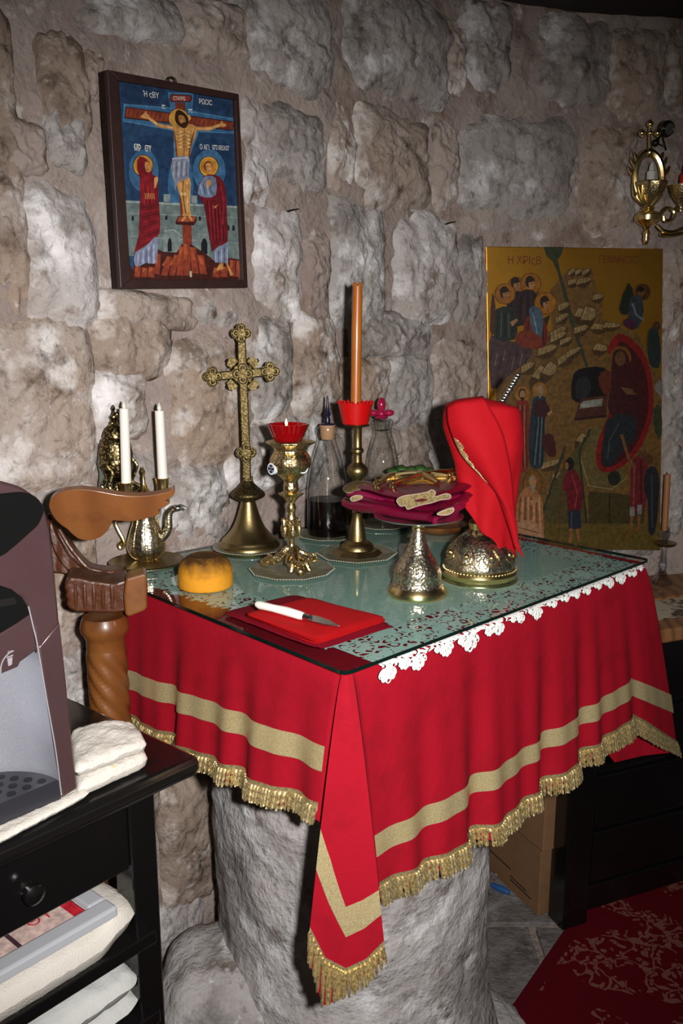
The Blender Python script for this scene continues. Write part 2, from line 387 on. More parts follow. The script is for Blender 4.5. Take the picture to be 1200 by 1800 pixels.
def rug_mat():
    m = principled('rug', lin(112,10,22), .95, spec=.1, bumps=[('noise', 200., .6)]); nt = m.node_tree; N = nt.nodes; L = nt.links
    tc = N.new('ShaderNodeTexCoord')
    def mth(op, a, b=None):
        q = N.new('ShaderNodeMath'); q.operation = op
        for i, x in enumerate((a, b)):
            if x is None: continue
            if isinstance(x, (int, float)): q.inputs[i].default_value = x
            else: L.new(x, q.inputs[i])
        return q.outputs[0]
    n1 = N.new('ShaderNodeTexNoise'); n1.inputs['Scale'].default_value = 22; n1.inputs['Detail'].default_value = 1; L.new(tc.outputs['Object'], n1.inputs['Vector'])
    mv = N.new('ShaderNodeVectorMath'); mv.operation = 'MULTIPLY_ADD'; L.new(n1.outputs['Color'], mv.inputs[0]); mv.inputs[1].default_value = (.05,.05,0); L.new(tc.outputs['Object'], mv.inputs[2])
    msk = N.new('ShaderNodeTexNoise'); msk.inputs['Scale'].default_value = 6.5; msk.inputs['Detail'].default_value = 1; L.new(tc.outputs['Object'], msk.inputs['Vector'])
    v2 = N.new('ShaderNodeTexVoronoi'); v2.inputs['Scale'].default_value = 62; L.new(mv.outputs[0], v2.inputs['Vector'])
    v3 = N.new('ShaderNodeTexVoronoi'); v3.feature = 'DISTANCE_TO_EDGE'; v3.inputs['Scale'].default_value = 17; L.new(mv.outputs[0], v3.inputs['Vector'])
    petals = mth('MULTIPLY', mth('LESS_THAN', v2.outputs['Distance'], .40), mth('GREATER_THAN', v2.outputs['Distance'], .12))
    stems = mth('LESS_THAN', v3.outputs['Distance'], .035)
    fac = mth('MULTIPLY', mth('MAXIMUM', petals, stems), mth('GREATER_THAN', msk.outputs['Fac'], .50))
    mx = N.new('ShaderNodeMix'); mx.data_type = 'RGBA'; mx.inputs[6].default_value = (*lin(92,8,20),1); mx.inputs[7].default_value = (*lin(128,78,70),1)
    L.new(fac, mx.inputs[0]); L.new(mx.outputs[2], N['Principled BSDF'].inputs['Base Color']); return m
M['rug'] = rug_mat()
M['rug_border'] = principled('rug_border', lin(86,10,22), .95, spec=.1)

def text_part(txt, size, m, parent, org, ux, uy, name='lettering', thick=0.0, sx=1.0):
    """flat lettering standing on the plane org + a*ux + b*uy"""
    cu = bpy.data.curves.new('letters', 'FONT'); cu.body = txt; cu.size = size; cu.extrude = thick; cu.resolution_u = 3
    to = bpy.data.objects.new('letters', cu); COL.objects.link(to)
    dg = bpy.context.evaluated_depsgraph_get(); me = to.evaluated_get(dg).to_mesh()
    vs = [tuple(np.array(org)+ux*v.co.x*sx+uy*v.co.y+np.cross(ux, uy)*v.co.z) for v in me.vertices]; fs = [tuple(p.vertices) for p in me.polygons]
    to.evaluated_get(dg).to_mesh_clear(); bpy.data.objects.remove(to); bpy.data.curves.remove(cu)
    mb = MB().add(vs, fs); return mb.build(name, m, parent, smooth=False)

# ================================================================ LARGE STRUCTURE
# plan of the curved stone wall: the near left run, a rounded bend, the far right run
def wall_path():
    a0 = tab(-1.15, .68); d1 = TU; d2 = norm(A3(cos(radians(8)), sin(radians(8)), 0)); p2 = A3(.985, 2.36, 0)
    Am = np.array([[d1[0], -d2[0]], [d1[1], -d2[1]]]); t = np.linalg.solve(Am, (p2-a0)[:2]); cn = a0 + d1*t[0]
    T = .34; out = [a0 + d1*x for x in np.arange(0, t[0]-T, .01)]
    q0 = cn - d1*T; q2 = cn + d2*T
    out += [(1-k)**2*q0 + 2*k*(1-k)*cn + k*k*q2 for k in np.linspace(0, 1, 60)]
    out += [q2 + d2*x for x in np.arange(.01, 1.7, .01)]
    return np.array(out)
WP = wall_path(); WS = np.concatenate([[0], np.cumsum(np.linalg.norm(np.diff(WP, axis=0), axis=1))])
WT = np.gradient(WP, axis=0); WT /= np.linalg.norm(WT, axis=1)[:, None]
def wall_pt(s, z, out=0.):
    x = np.interp(s, WS, WP[:,0]); y = np.interp(s, WS, WP[:,1]); tx = np.interp(s, WS, WT[:,0]); ty = np.interp(s, WS, WT[:,1])
    l = sqrt(tx*tx+ty*ty); return A3(x+ty/l*out, y-tx/l*out, z)
def wall_hit(px, py):
    d = ray(px, py); cr = WP[:,0]*d[1]-WP[:,1]*d[0]
    i = int(np.where(np.diff(np.sign(cr)) != 0)[0][0]); k = cr[i]/(cr[i]-cr[i+1])
    p = WP[i]+(WP[i+1]-WP[i])*k; s = WS[i]+(WS[i+1]-WS[i])*k
    return s, CAMZ + d[2]*(p[1]/d[1])
def wall_mesh(s0, s1, z0, z1, name):
    def f(i, j):
        s = s0+(s1-s0)*i; z = z0+(z1-z0)*j; p = wall_pt(s, z)
        h = .016*fb(p[0], p[1], z, 3.2, 3)+.010*fb(p[0], p[1], z, 14., 3)
        return wall_pt(s, z, h-.006)
    return struct(MB().grid(f, int((s1-s0)/.016), int((z1-z0)/.016)).build(name, M['mortar'], smooth=True, ang=180))
S_SPLIT = wall_hit(790, 600)[0]
wall_left = wall_mesh(0, S_SPLIT, 0, 2.34, 'wall_left')
wall_back = wall_mesh(S_SPLIT, WS[-1], 0, 2.34, 'wall_back')
STONES = [  # centre x, y, half width, half height, tilt, tone, bulge (pixels of the photograph)
 (6,180,26,150,0,'b',1),(116,150,40,85,4,'b',.7),(118,245,34,50,0,'g',.9),(168,130,17,42,0,'t',.7),(235,25,85,42,12,'g',1),(372,48,62,52,10,'t',1.1),(505,58,78,92,4,'g',1.2),
 (20,420,30,125,0,'t',1),(104,455,62,112,3,'w',1.2),(45,260,34,46,0,'m',.5),(510,262,62,72,0,'g',1),(448,262,24,92,0,'w',.8),(490,470,42,96,0,'w',1),
 (262,548,78,34,-3,'t',.9),(388,540,46,38,0,'g',.8),(556,500,22,92,0,'m',.6),(630,462,48,110,0,'g',1.1),(702,80,86,88,0,'g',1.3),(858,84,42,80,0,'g',1),(802,100,17,62,0,'t',.7),
 (1010,108,62,76,0,'g',1.1),(1120,130,46,80,0,'t',1),(1188,120,18,66,0,'b',.8),(686,282,66,84,0,'t',1.2),(788,290,22,70,0,'t',.8),(905,295,100,88,0,'g',1.4),(1068,312,50,92,0,'t',1.1),
 (1172,335,44,78,0,'t',1),(602,258,24,74,0,'t',.8),(752,478,54,92,0,'w',1.2),(826,490,22,80,0,'g',.8),(1184,520,20,78,0,'t',.8),(1186,690,20,82,0,'g',.8),(1186,860,20,74,0,'g',.8),
 (690,590,66,38,0,'g',.8),(76,708,92,142,0,'t',1.2),(236,606,64,54,0,'b',.9),(212,712,44,60,0,'w',.8),(372,702,70,112,0,'t',1.2),(345,888,58,66,0,'g',.9),(478,640,34,88,0,'g',.8),(556,640,40,86,0,'t',1),
 (455,800,56,60,0,'w',.8),(112,890,58,36,0,'g',.8),(250,890,40,90,0,'g',.7),(540,800,40,66,0,'g',.8),(640,690,44,56,0,'t',.9),(722,690,42,62,0,'g',1),(800,660,40,70,0,'t',1),(690,800,66,52,0,'t',.9),(800,790,50,56,0,'g',.9),
 (128,1040,44,100,0,'t',1),(128,1215,40,66,0,'w',.9),(335,1470,50,120,0,'b',1.3),(300,1650,58,56,0,'g',.8),(225,1390,50,100,0,'b',1),(940,500,60,60,0,'g',.5),(960,700,90,110,0,'g',.5),(1080,900,80,80,0,'g',.5),(1100,620,60,140,0,'t',.5),
 (890,800,60,90,0,'g',.5),(930,975,60,40,0,'g',.5)]
TONE = dict(b='stone_brown', g='stone_grey', w='stone_white', t='stone_tan', m='mortar')
def make_stone(k, cx, cy, hw, hh, rot, tone, bulge):
    s, z = wall_hit(cx, cy)
    try: sl = wall_hit(cx-hw, cy)[0]; sr = wall_hit(cx+hw, cy)[0]
    except IndexError: sl, sr = s-.08, s+.08
    zu = wall_hit(cx, cy-hh)[1]; zl = wall_hit(cx, cy+hh)[1]
    rs = (sr-sl)/2; rz = (zu-zl)/2; s = (sl+sr)/2; z = (zu+zl)/2
    R, SG = 26, 72; c_, s_ = cos(radians(rot)), sin(radians(rot)); D = (.010+.055*min(rs, rz))*bulge; rs *= 1.12; rz *= 1.10
    def f(i, j):
        ph = 2*pi*i; rho = max(j, .001)
        ex = 5.; q = (abs(cos(ph))**ex+abs(sin(ph))**ex)**(-1/ex)*(1+.16*noise.noise(Vector((cos(ph)*1.6+k*7.1, sin(ph)*1.6, k*3.3)))+.09*noise.noise(Vector((cos(ph)*5+k, sin(ph)*5, k))))
        x = cos(ph)*q*rho*rs; y = sin(ph)*q*rho*rz; x, y = x*c_-y*s_*.6, x*s_*.6+y*c_
        p = wall_pt(s+x, z+y); n1 = fb(p[0]+k, p[1], p[2], 6., 3); n2 = fb(p[0], p[1]+k, p[2], 24., 3)
        n3 = fb(p[0], p[1], p[2]+k, 60., 2)
        h = D*(1-rho**2.6) + (.011*n1+.008*n2+.004*n3)*(1-.4*rho**6) + .002 - .013*rho**7
        return wall_pt(s+x, z+y, h)
    mb = MB().grid(f, SG, R, closeu=True)
    par = wall_left if s < S_SPLIT else wall_back
    mb.build('stone', M[TONE[tone]], par, smooth=True, ang=180)
for k, a in enumerate(STONES): make_stone(k, *a)

floor = struct(MB().box((-2.4,-1.6,-.08), (2.6,3.0,-.012)).build('floor', M['mortar'], smooth=False))
for x0, x1, y0, y1 in [(.16,.60,1.86,2.26),(.14,.48,1.40,1.85),(.49,1.0,1.36,1.85),(-.34,.13,1.36,1.85),(-.36,.15,1.86,2.24),(.61,1.3,1.86,2.30),(-.34,.14,.86,1.35),(.15,.7,.86,1.35)]:
    r = lambda: random.uniform(.002,.008)
    pl = [(x0+r(),y0+r(),0),(x1-r(),y0+r(),0),(x1-r(),y1-r(),0),(x0+r(),y1-r(),0)]
    MB().prism([(p[0],p[1],-.03) for p in pl], (0,0,.03+random.uniform(-.002,.0))).build('paving_slab', M['paving'], floor, smooth=False, bev=.004)
ceiling = struct(MB().box((-2.4,-1.6,2.275), (2.6,3.2,2.36)).build('ceiling', M['ceiling_shade'], smooth=False))

# ================================================================ STONE PEDESTAL
pedc = tab(.365,.36)
ped = thing('stone_pedestal', 'whitewashed rough stone pedestal under the red tablecloth', 'pedestal', pedc)
def ped_r(a, z):
    ex = 4.5; q = (abs(cos(a-.75))**ex+abs(sin(a-.75))**ex)**(-1/ex)
    b = .262*(1+.16*(q-1)*1.6)
    return b + .05*max(0, (.22-z)/.22)**1.5
def ped_f(i, j):
    a = 2*pi*i; z = .985*j
    r = ped_r(a, z); x = pedc[0]+r*cos(a); y = pedc[1]+r*sin(a)
    r += .010*fb(x, y, z, 4., 3)+.005*fb(x, y, z, 22., 3)
    return (pedc[0]+r*cos(a), pedc[1]+r*sin(a), z)
MB().grid(ped_f, 120, 90, closeu=True).build('shaft', M['pillar'], ped, ang=180)
MB().box((.02,.02,.985), (.764,.62,1.034), lambda u,v,z: tab(u,v,z)).build('top_slab', M['pillar'], ped, smooth=False, bev=.006)
def rock(px, py, Y, rx, ry, rz, seed, mat='stone_grey'):
    c_ = pd(px, py, Y)
    def f(i, j):
        a = 2*pi*i; ph = pi*j; d = A3(sin(ph)*cos(a), sin(ph)*sin(a), -cos(ph))
        e = 3.; q = (abs(d[0])**e+abs(d[1])**e+abs(d[2])**e)**(-1/e)
        p = d*q; h = 1+.12*noise.noise(Vector(p*1.0)+Vector((seed,0,0)))+.035*fb(p[0]+seed, p[1], p[2], 5., 3)
        return (c_[0]+p[0]*rx*h, c_[1]+p[1]*ry*h, max(-.02, c_[2]+p[2]*rz*h))
    return MB().grid(f, 48, 32, closeu=True)
rock(402,1790,1.40,.13,.15,.165,3.).build('base_rock', M['pillar'], ped, ang=180)
rock(770,1830,1.55,.19,.13,.09,9.).build('base_rock', M['pillar'], ped, ang=180)
rock(600,1830,1.40,.2,.12,.12,5.).build('base_rock', M['pillar'], ped, ang=180)

# ================================================================ RED TABLECLOTH
cloth = thing('tablecloth', 'red tablecloth with gold bands and fringe draped over the altar table', 'tablecloth', tab(.39,.33,1.04))
ZT = 1.042
Lm, Fm, Rm = -TU, norm(-TU-TV), -TV
def fx(px, py, Y=.955): 
    p = pd(px, py, Y)-TO; return (np.dot(p, TU), np.dot(p, TV))
# hem point (u, v), top point (u, v), heights: band top, band bottom, fringe top, fringe bottom, outward direction, wave
CT = [
 ((-.018,.66),(-.004,.65), .885,.850,.806,.776, Lm, .25),
 ((-.018,.53),(-.004,.53), .893,.858,.811,.782, Lm, .35),
 ((-.03,.31),(-.004,.31), .917,.884,.828,.799, Lm, 1.),
 ((-.025,.12),(-.004,.12), .930,.894,.845,.816, Lm, .8),
 ((-.018,.03),(-.004,.012), .938,.902,.855,.826, Lm, .3),
 ((-.004,-.004),(-.003,-.002), .90,.86,.80,.77, Fm, 0.),
 (fx(541,1630),(-.010,-.004), .838,.782,.698,.664, Fm, 0.),
 (fx(570,1690),(-.010,-.007), .795,.735,.652,.585, Fm, 0.),
 (fx(608,1700),(-.009,-.010), .728,.684,.636,.598, Fm, 0.),
 (fx(645,1685),(-.006,-.011), .738,.697,.650,.615, Fm, 0.),
 (fx(678,1660),(.002,-.012), .752,.717,.677,.652, Fm, 0.),
 ((.045,-.022),(.012,-.004), .806,.773,.732,.698, Rm, .1),
 ((.13,-.028),(.13,-.004), .806,.774,.723,.690, Rm, .8),
 ((.29,-.028),(.29,-.004), .807,.775,.716,.684, Rm, 1.),
 ((.44,-.028),(.44,-.004), .813,.781,.726,.694, Rm, 1.),
 ((.62,-.028),(.60,-.004), .821,.788,.742,.706, Rm, .9),
 ((.745,-.03),(.70,-.004), .828,.792,.752,.712, Rm, .4),
 ((.83,-.035),(.76,-.004), .790,.750,.698,.660, Rm, .1),
 ((.955,-.03),(.786,-.006), .742,.697,.623,.588, Rm, 0.),
 ((.90,.02),(.790,.0), .74,.70,.615,.58, TU, 0.),
 ((.835,.05),(.790,.04), .75,.71,.612,.58, TU, 0.),
 ((.812,.14),(.790,.14), .80,.77,.70,.68, TU, .5),
 ((.812,.40),(.790,.40), .82,.79,.72,.69, TU, 1.),
 ((.812,.66),(.790,.65), .82,.79,.72,.69, TU, 1.)]
# linear parameter along the run, dense columns
cs = [0]
for i in range(1, len(CT)): cs.append(cs[-1]+max(.02, np.hypot(CT[i][0][0]-CT[i-1][0][0], CT[i][0][1]-CT[i-1][0][1])))
cs = np.array(cs)
def ci(s, get): return np.interp(s, cs, [get(c_) for c_ in CT])
def cvec(s, get): return np.array([ci(s, lambda c_, k=k: get(c_)[k]) for k in range(len(get(CT[0])))])
def wave(s): return .55*sin(s*62+.6)+.45*sin(s*38+1.1)+.35*sin(s*101+2.)
def cloth_pt(s, z, off=0.):
    hem = cvec(s, lambda c_: c_[0]); top = cvec(s, lambda c_: c_[1]); n = norm(cvec(s, lambda c_: c_[6]))
    zh = ci(s, lambda c_: c_[4])-.024; t = (ZT-z)/(ZT-zh); tt = max(t, 0)
    k = tt**.85; uv = top+(hem-top)*k
    a = .0145*ci(s, lambda c_: c_[7])*min(tt, 1.1)**1.15*wave(s)
    round_ = -.004*(1-min(1, tt*12))
    return tab(uv[0], uv[1], z) + n*(a+off+round_)
NS = 300
ss = np.sort(np.concatenate([np.linspace(0, cs[-1], NS), cs]))
ss = ss[np.concatenate([[True], np.diff(ss) > 1e-4])]
zhem = [ci(s, lambda c_: c_[4])-.024 for s in ss]
itip = cs[7]
zhem = [min(zh, ci(s, lambda c_: c_[5])-.004) if abs(s-itip) < .022 else zh for s, zh in zip(ss, zhem)]
mb = MB(); NR = 30; n_ = len(ss)
vs = [cloth_pt(ss[i], ZT+(zhem[i]-ZT)*j/NR) for j in range(NR+1) for i in range(n_)]
fs = [(j*n_+i, (j+1)*n_+i, (j+1)*n_+i+1, j*n_+i+1) for j in range(NR) for i in range(n_-1)]
mb.add(vs, fs).build('skirt', M['red_cloth'], cloth, ang=180)
MB().grid(lambda i, j: tab(-.004+.794*i, -.004+.654*j, ZT-.0035), 8, 8).build('top_cloth', M['red_cloth'], cloth)
def cloth_strip(c0, c1, ztop, zbot, off, name, m):
    a = np.linspace(cs[c0], cs[c1], max(12, int((cs[c1]-cs[c0])/.006))); a = np.sort(np.unique(np.concatenate([a, cs[c0:c1+1]])))
    vs = [cloth_pt(s, ztop(s)+(zbot(s)-ztop(s))*j/4, off) for j in range(5) for s in a]; k = len(a)
    fs = [(j*k+i, (j+1)*k+i, (j+1)*k+i+1, j*k+i+1) for j in range(4) for i in range(k-1)]
    return MB().add(vs, fs).build(name, m, cloth, ang=180)
zbt = lambda s: ci(s, lambda c_: c_[2]); zbb = lambda s: ci(s, lambda c_: c_[3]); zft = lambda s: ci(s, lambda c_: c_[4]); zfb = lambda s: ci(s, lambda c_: c_[5])
for c0, c1 in ((0,4),(6,10),(11,18)):
    cloth_strip(c0, c1, zbt, zbb, .0022, 'gold_band', M['gold_lame'])
    cloth_strip(c0, c1, lambda s: zft(s)+.003, lambda s: zft(s)-.010, .0026, 'fringe_heading', M['gold_thread'])
    mb = MB(); s = cs[c0]
    while s < cs[c1]:
        zt = zft(s)-.004; zb = zfb(s)+random.uniform(-.002,.002); sl = random.uniform(-.002,.002)
        pts = []; rr = []
        for k in range(7):
            t = k/6; z = zt+(zb-zt)*t
            pts.append(cloth_pt(s+sl*t, z, .003+.003*t+.0012*sin(k*2.6+s*900))); rr.append((.0016,.0022,.0016,.0023,.0017,.0023,.0014)[k])
        mb.tube(pts, rr, 4); s += .0027+random.uniform(0,.0007)
    mb.build('fringe', M['gold_thread'], cloth, ang=60, kind='stuff')

# ================================================================ LACE, GLASS
ZL = TZ-.0075
def petal(s): return abs(sin(s*pi/.052))*.55 + abs(sin(s*pi/.0173+.4))*.45
def lace_pt(u, v): return tab(u, v, ZL)
lace = thing('lace_cloth', 'white lace cloth lying under the glass with scalloped edge hanging out', 'lace cloth', tab(.4,.3,ZL))
mb = MB(); NU, NVb = 200, 5; us = np.linspace(.05, .765, NU)
vs = [tab(u, .075+(-.0105-.075)*j/NVb, ZL) for j in range(NVb+1) for u in us]
mb.add(vs, [(j*NU+i, (j+1)*NU+i, (j+1)*NU+i+1, j*NU+i+1) for j in range(NVb) for i in range(NU-1)])
vs = [tab(u, -.0105-(.0062 if j else 0), ZL-(0, .001, .003+.004*abs(sin(u*60))*(1.2-u))[j]) for j in range(3) for u in us]
mb.add(vs, [(j*NU+i, (j+1)*NU+i, (j+1)*NU+i+1, j*NU+i+1) for j in range(2) for i in range(NU-1)])
pet = MB(); pw_ = MB(); u = .062; k = 0; rl = random.Random(3)
while u < .76:
    big = (.030, .016, .026, .013, .022, .012)[k % 6]*(1.28 if u < .3 else (1.0 if u < .42 else (.62 if u < .62 else .85)))*rl.uniform(.85, 1.12)
    wd = big*1.05+.006
    for q in range(-2, 3):
        an = q*.42+rl.uniform(-.12,.12); L_ = big*(1-.16*abs(q))*.62; cu = u+sin(an)*big*.42; cz = ZL-.002-cos(an)*big*.42
        ring = [tab(cu+cos(t)*L_*.30*cos(an)+sin(t)*L_*.5*sin(an), -.0172-.0004*(q % 2), cz-(sin(t)*L_*.5*cos(an)-cos(t)*L_*.30*sin(an))) for t in np.linspace(0, 2*pi, 15)]
        pet.tube(ring, .0009, 5, cap=False); pw_.face([p-TV*.0 for p in ring[:-1]])
        a_, b_ = tab(u, -.0172, ZL-.001), tab(cu, -.0172, cz); pet.tube([a_, b_], .0007, 5)
    u += wd*rl.uniform(.75, 1.1); k += 1
pet.build('lace_petals', M['lace_thread'], lace, ang=180, kind='stuff'); pw_.build('petal_mesh', M['lace'], lace, smooth=False, kind='stuff')
# left border with its own scallops, right border
vv = np.linspace(.075, .62, 220)
def bl(v, j): return tab(.05+.012*sin(v*9)-.022*petal(v)+(.12-.05+.022*petal(v)-.012*sin(v*9))*j/6, v, ZL)
vs = [bl(v, j) for j in range(7) for v in vv]; k = len(vv)
mb.add(vs, [(j*k+i, (j+1)*k+i, (j+1)*k+i+1, j*k+i+1) for j in range(6) for i in range(k-1)])
def br_(v, j): return tab(.70+(.765+.01*petal(v)-.70)*j/3, v, ZL)
vs = [br_(v, j) for j in range(4) for v in vv]; mb.add(vs, [(j*k+i, (j+1)*k+i, (j+1)*k+i+1, j*k+i+1) for j in range(3) for i in range(k-1)])
mb.build('lace_border', M['lace'], lace, ang=180)
MB().grid(lambda i, j: tab(.12+.58*i, .075+.545*j, ZL), 4, 4).build('lace_field', M['tulle'], lace)

gl = thing('glass_sheet', 'greenish sheet of glass covering the top of the altar table', 'glass sheet', tab(.39,.32,TZ-.006))
def rrect(u0, u1, v0, v1, r, z):
    out = []
    for cx, cy, a0 in ((u1-r, v0+r, -90),(u1-r, v1-r, 0),(u0+r, v1-r, 90),(u0+r, v0+r, 180)):
        for k in range(5):
            a = radians(a0+22.5*k); out.append(tab(cx+r*cos(a), cy+r*sin(a), z))
    return out
MB().face(rrect(-.012,.79,-.014,.65,.012,TZ)).build('pane', M['table_glass'], gl, smooth=False)
mb = MB(); a = rrect(-.012,.79,-.014,.65,.012,TZ); b = rrect(-.012,.79,-.014,.65,.012,TZ-.005)
n_ = len(a); mb.add(a+b, [(i, i+n_, (i+1) % n_+n_, (i+1) % n_) for i in range(n_)]).build('polished_edge', M['glass_edge'], gl)

# ================================================================ turned things on the table
def at(px, py, z=TZ): return pz(px, py, z)
def profile(c, cx, pts):
    """(half width, height) read off in pixels at the distance of c -> (radius, z) in metres from c"""
    out = []
    for r, y in pts:
        z = pd(cx, y, c[1])[2]; out.append((r*depth(c[1], z)/FPX, z-c[2]))
    return out
def lathe_part(name, m, par, c, cx, pts, seg=40, sub=3, mod=None, zero=None, label=None, ang=38):
    pr = profile(c, cx, pts)
    if zero is not None: pr = [(r, z if i else zero) for i, (r, z) in enumerate(pr)]
    return MB().lathe(pr, seg, mod, tuple(c), sub).build(name, m, par, label=label, ang=ang)
def sz(c, px, z=None): return px*depth(c[1], c[2] if z is None else z)/FPX

# ---- low plates / mats under the vessels
def plate(px, py, rpx, sides, label, m, beads=True, th=.004):
    c = at(px, py); r = sz(c, rpx)
    t = thing('glass_coaster', label, 'coaster', c, 'small plates under the altar vessels')
    pr = [(r*.55, .0), (r*.62, .0), (r, th), (r, th+.0015), (r*.95, th+.0015), (r*.6, .002)]
    MB().lathe(pr, sides, None, tuple(c+A3(0,0,.0003))).build('plate', m, t, smooth=sides > 20)
    if beads:
        mb = MB(); n = int(2*pi*r/.0052)
        for k in range(n):
            a = 2*pi*k/n; q = r*(cos(pi/sides)/cos((a % (2*pi/sides))-pi/sides)) if sides < 20 else r
            mb.ball((c[0]+q*cos(a), c[1]+q*sin(a), c[2]+th+.001), .0014, 6, 4)
        mb.build('beaded_rim', M['bead'], t)
    return c
M['coaster'] = principled('coaster', lin(112,112,92), .35, coat=.4, mixes=[('noise', 60., .45, .65, lin(128,124,100))], bumps=[('voronoi', 150., .4)])
plate(513, 1004, 75, 10, 'round beaded coaster under the ornate gold oil lamp', M['coaster'])
plate(627, 976, 71, 8, 'octagonal beaded coaster under the brass candlestick', M['coaster'])
plate(578, 942, 56, 10, 'beaded coaster under the bottle of dark wine', M['coaster'])
plate(672, 924, 50, 10, 'beaded coaster under the empty cruet with the red stopper', M['coaster'])
plate(440, 964, 64, 30, 'round beaded mat under the standing brass cross', M['coaster'])

# ---- standing cross
cc = at(438, 962); cc[2] += .0045
cr = thing('altar_cross', 'tall brass standing cross with clover ends on a bell foot', 'cross', cc)
lathe_part('foot', M['brass'], cr, cc, 438, [(52,974),(54,970),(54,957),(50,952),(48,948),(45,945),(38,938),(29,927),(22,912),(17,897),(13.5,885),(12.5,881)], sub=2)
lathe_part('knop', M['brass_relief'], cr, cc, 438, [(12.5,881),(18,878),(28,873),(30,869),(28,865),(20,858),(12,850),(9,845)], sub=2)
# upright and arms on a plane that faces a little to the left of the camera
cx_ = norm(A3(1, .10, 0)); cn = np.cross(cx_, ZUP); cpl = pd(434, 850, cc[1]) 
def cp(px, py): return on3(px, py, cpl, cn)
def foil(mb, px, py, r, th=.0055):
    c = cp(px, py); s = sz(c, 1)
    for dx, dy in ((0,1),(0,-1),(1,0),(-1,0)):
        q = c + cx_*dx*r*.52*s + ZUP*dy*r*.52*s; R = r*.50*s
        ring = [q+cx_*cos(a)*R+ZUP*sin(a)*R for a in np.linspace(0, 2*pi, 20, endpoint=False)]
        mb.prism([p+cn*th for p in ring], -cn*2*th)
        R2 = R*.8
        circ = [q+cn*(th)+cx_*cos(a)*R2+ZUP*sin(a)*R2 for a in np.linspace(0, 2*pi, 17)]
        mb.tube(circ, .0011, 6)
        mb.ball(q+cn*th, R*.42, 8, 6, (1,.5,1))
    ring = [c+cx_*cos(a)*r*.45*s+ZUP*sin(a)*r*.45*s for a in np.linspace(0, 2*pi, 16, endpoint=False)]
    mb.prism([p+cn*th*1.3 for p in ring], -cn*2.6*th)
def bar(mb, a, b, wa, wb, th=.005):
    A, B = cp(*a), cp(*b); d = norm(B-A); pnd = np.cross(cn, d); s = sz(A, 1)
    o = [A+pnd*wa*s, B+pnd*wb*s, B-pnd*wb*s, A-pnd*wa*s]
    mb.prism([p+cn*th for p in o], -cn*2*th)
    for k in (1, -1): mb.tube([A+pnd*wa*s*k*.9+cn*th, B+pnd*wb*s*k*.9+cn*th], .0012, 6)
mb = MB(); bar(mb, (434,866), (433,806), 8, 7); bar(mb, (432,785), (427.5,668), 7.5, 7); foil(mb, 433, 795.5, 18)
bar(mb, (436,858), (435.5,838), 9.5, 8.5); mb.build('upright', M['brass_relief'], cr, ang=40)
for nm, a, b, ft in (('side_arm', (426.5,657), (384,661), (374,662)), ('side_arm', (426.5,657), (464,654), (474.6,653)), ('top_arm', (426.5,657), (424.5,598), (424,586))):
    mb = MB(); bar(mb, a, b, 8, 7); foil(mb, *ft, 17.5); mb.build(nm, M['brass_relief'], cr, ang=40)
mb = MB(); foil(mb, 426.5, 657, 19, .0065)
for dx, dy in ((-1,-1),(1,-1),(-1,1),(1,1)):
    for t, w_ in ((.55,7),(.9,5.5),(1.2,4)):
        q = cp(426.5+dx*19*t+dx*2, 657+dy*19*t); mb.ball(q, sz(q, w_), 10, 6, (1,.5,1))
    q = [cp(426.5+dx*8, 657+dy*22), cp(426.5+dx*15, 657+dy*30), cp(426.5+dx*24, 657+dy*27), cp(426.5+dx*28, 657+dy*16), cp(426.5+dx*21, 657+dy*9)]
    mb.prism([p+cn*.003 for p in (q if dx*dy > 0 else q[::-1])], -cn*.006)
mb.build('centre_ornament', M['brass_relief'], cr, ang=40)

# ---- oil lamp stand and its red glass cup
lc = at(513, 1003); lc[2] += .004
ol = thing('oil_lamp_stand', 'ornate gold oil lamp stand with angels and an enamel cross badge', 'lamp stand', lc)
lathe_part('bowl', M['gold_relief'], ol, lc, 508, [(9,868),(13,862),(13,852),(12,846),(17,839),(27,831),(34,821),(36.5,813),(35,804),(31,797),(28.5,793),(29,788),(34,783),(42,779),(43,776),(41,776),(33,779),(26,786)], 48, 2, lambda a, z: 1+.018*cos(10*a))
lathe_part('leaf_crown', M['gold_relief'], ol, lc, 509, [(6,884),(9,879),(13,874),(19,870),(21,866.5),(17,867),(9,868)], 40, 2, lambda a, z: 1+.10*cos(8*a))
lathe_part('stem', M['gold_relief'], ol, lc, 511, [(10,978),(8,966),(5.5,956),(6,947),(8,941),(10,930),(9,915),(7,902),(9,893),(6,884)], 24, 2)
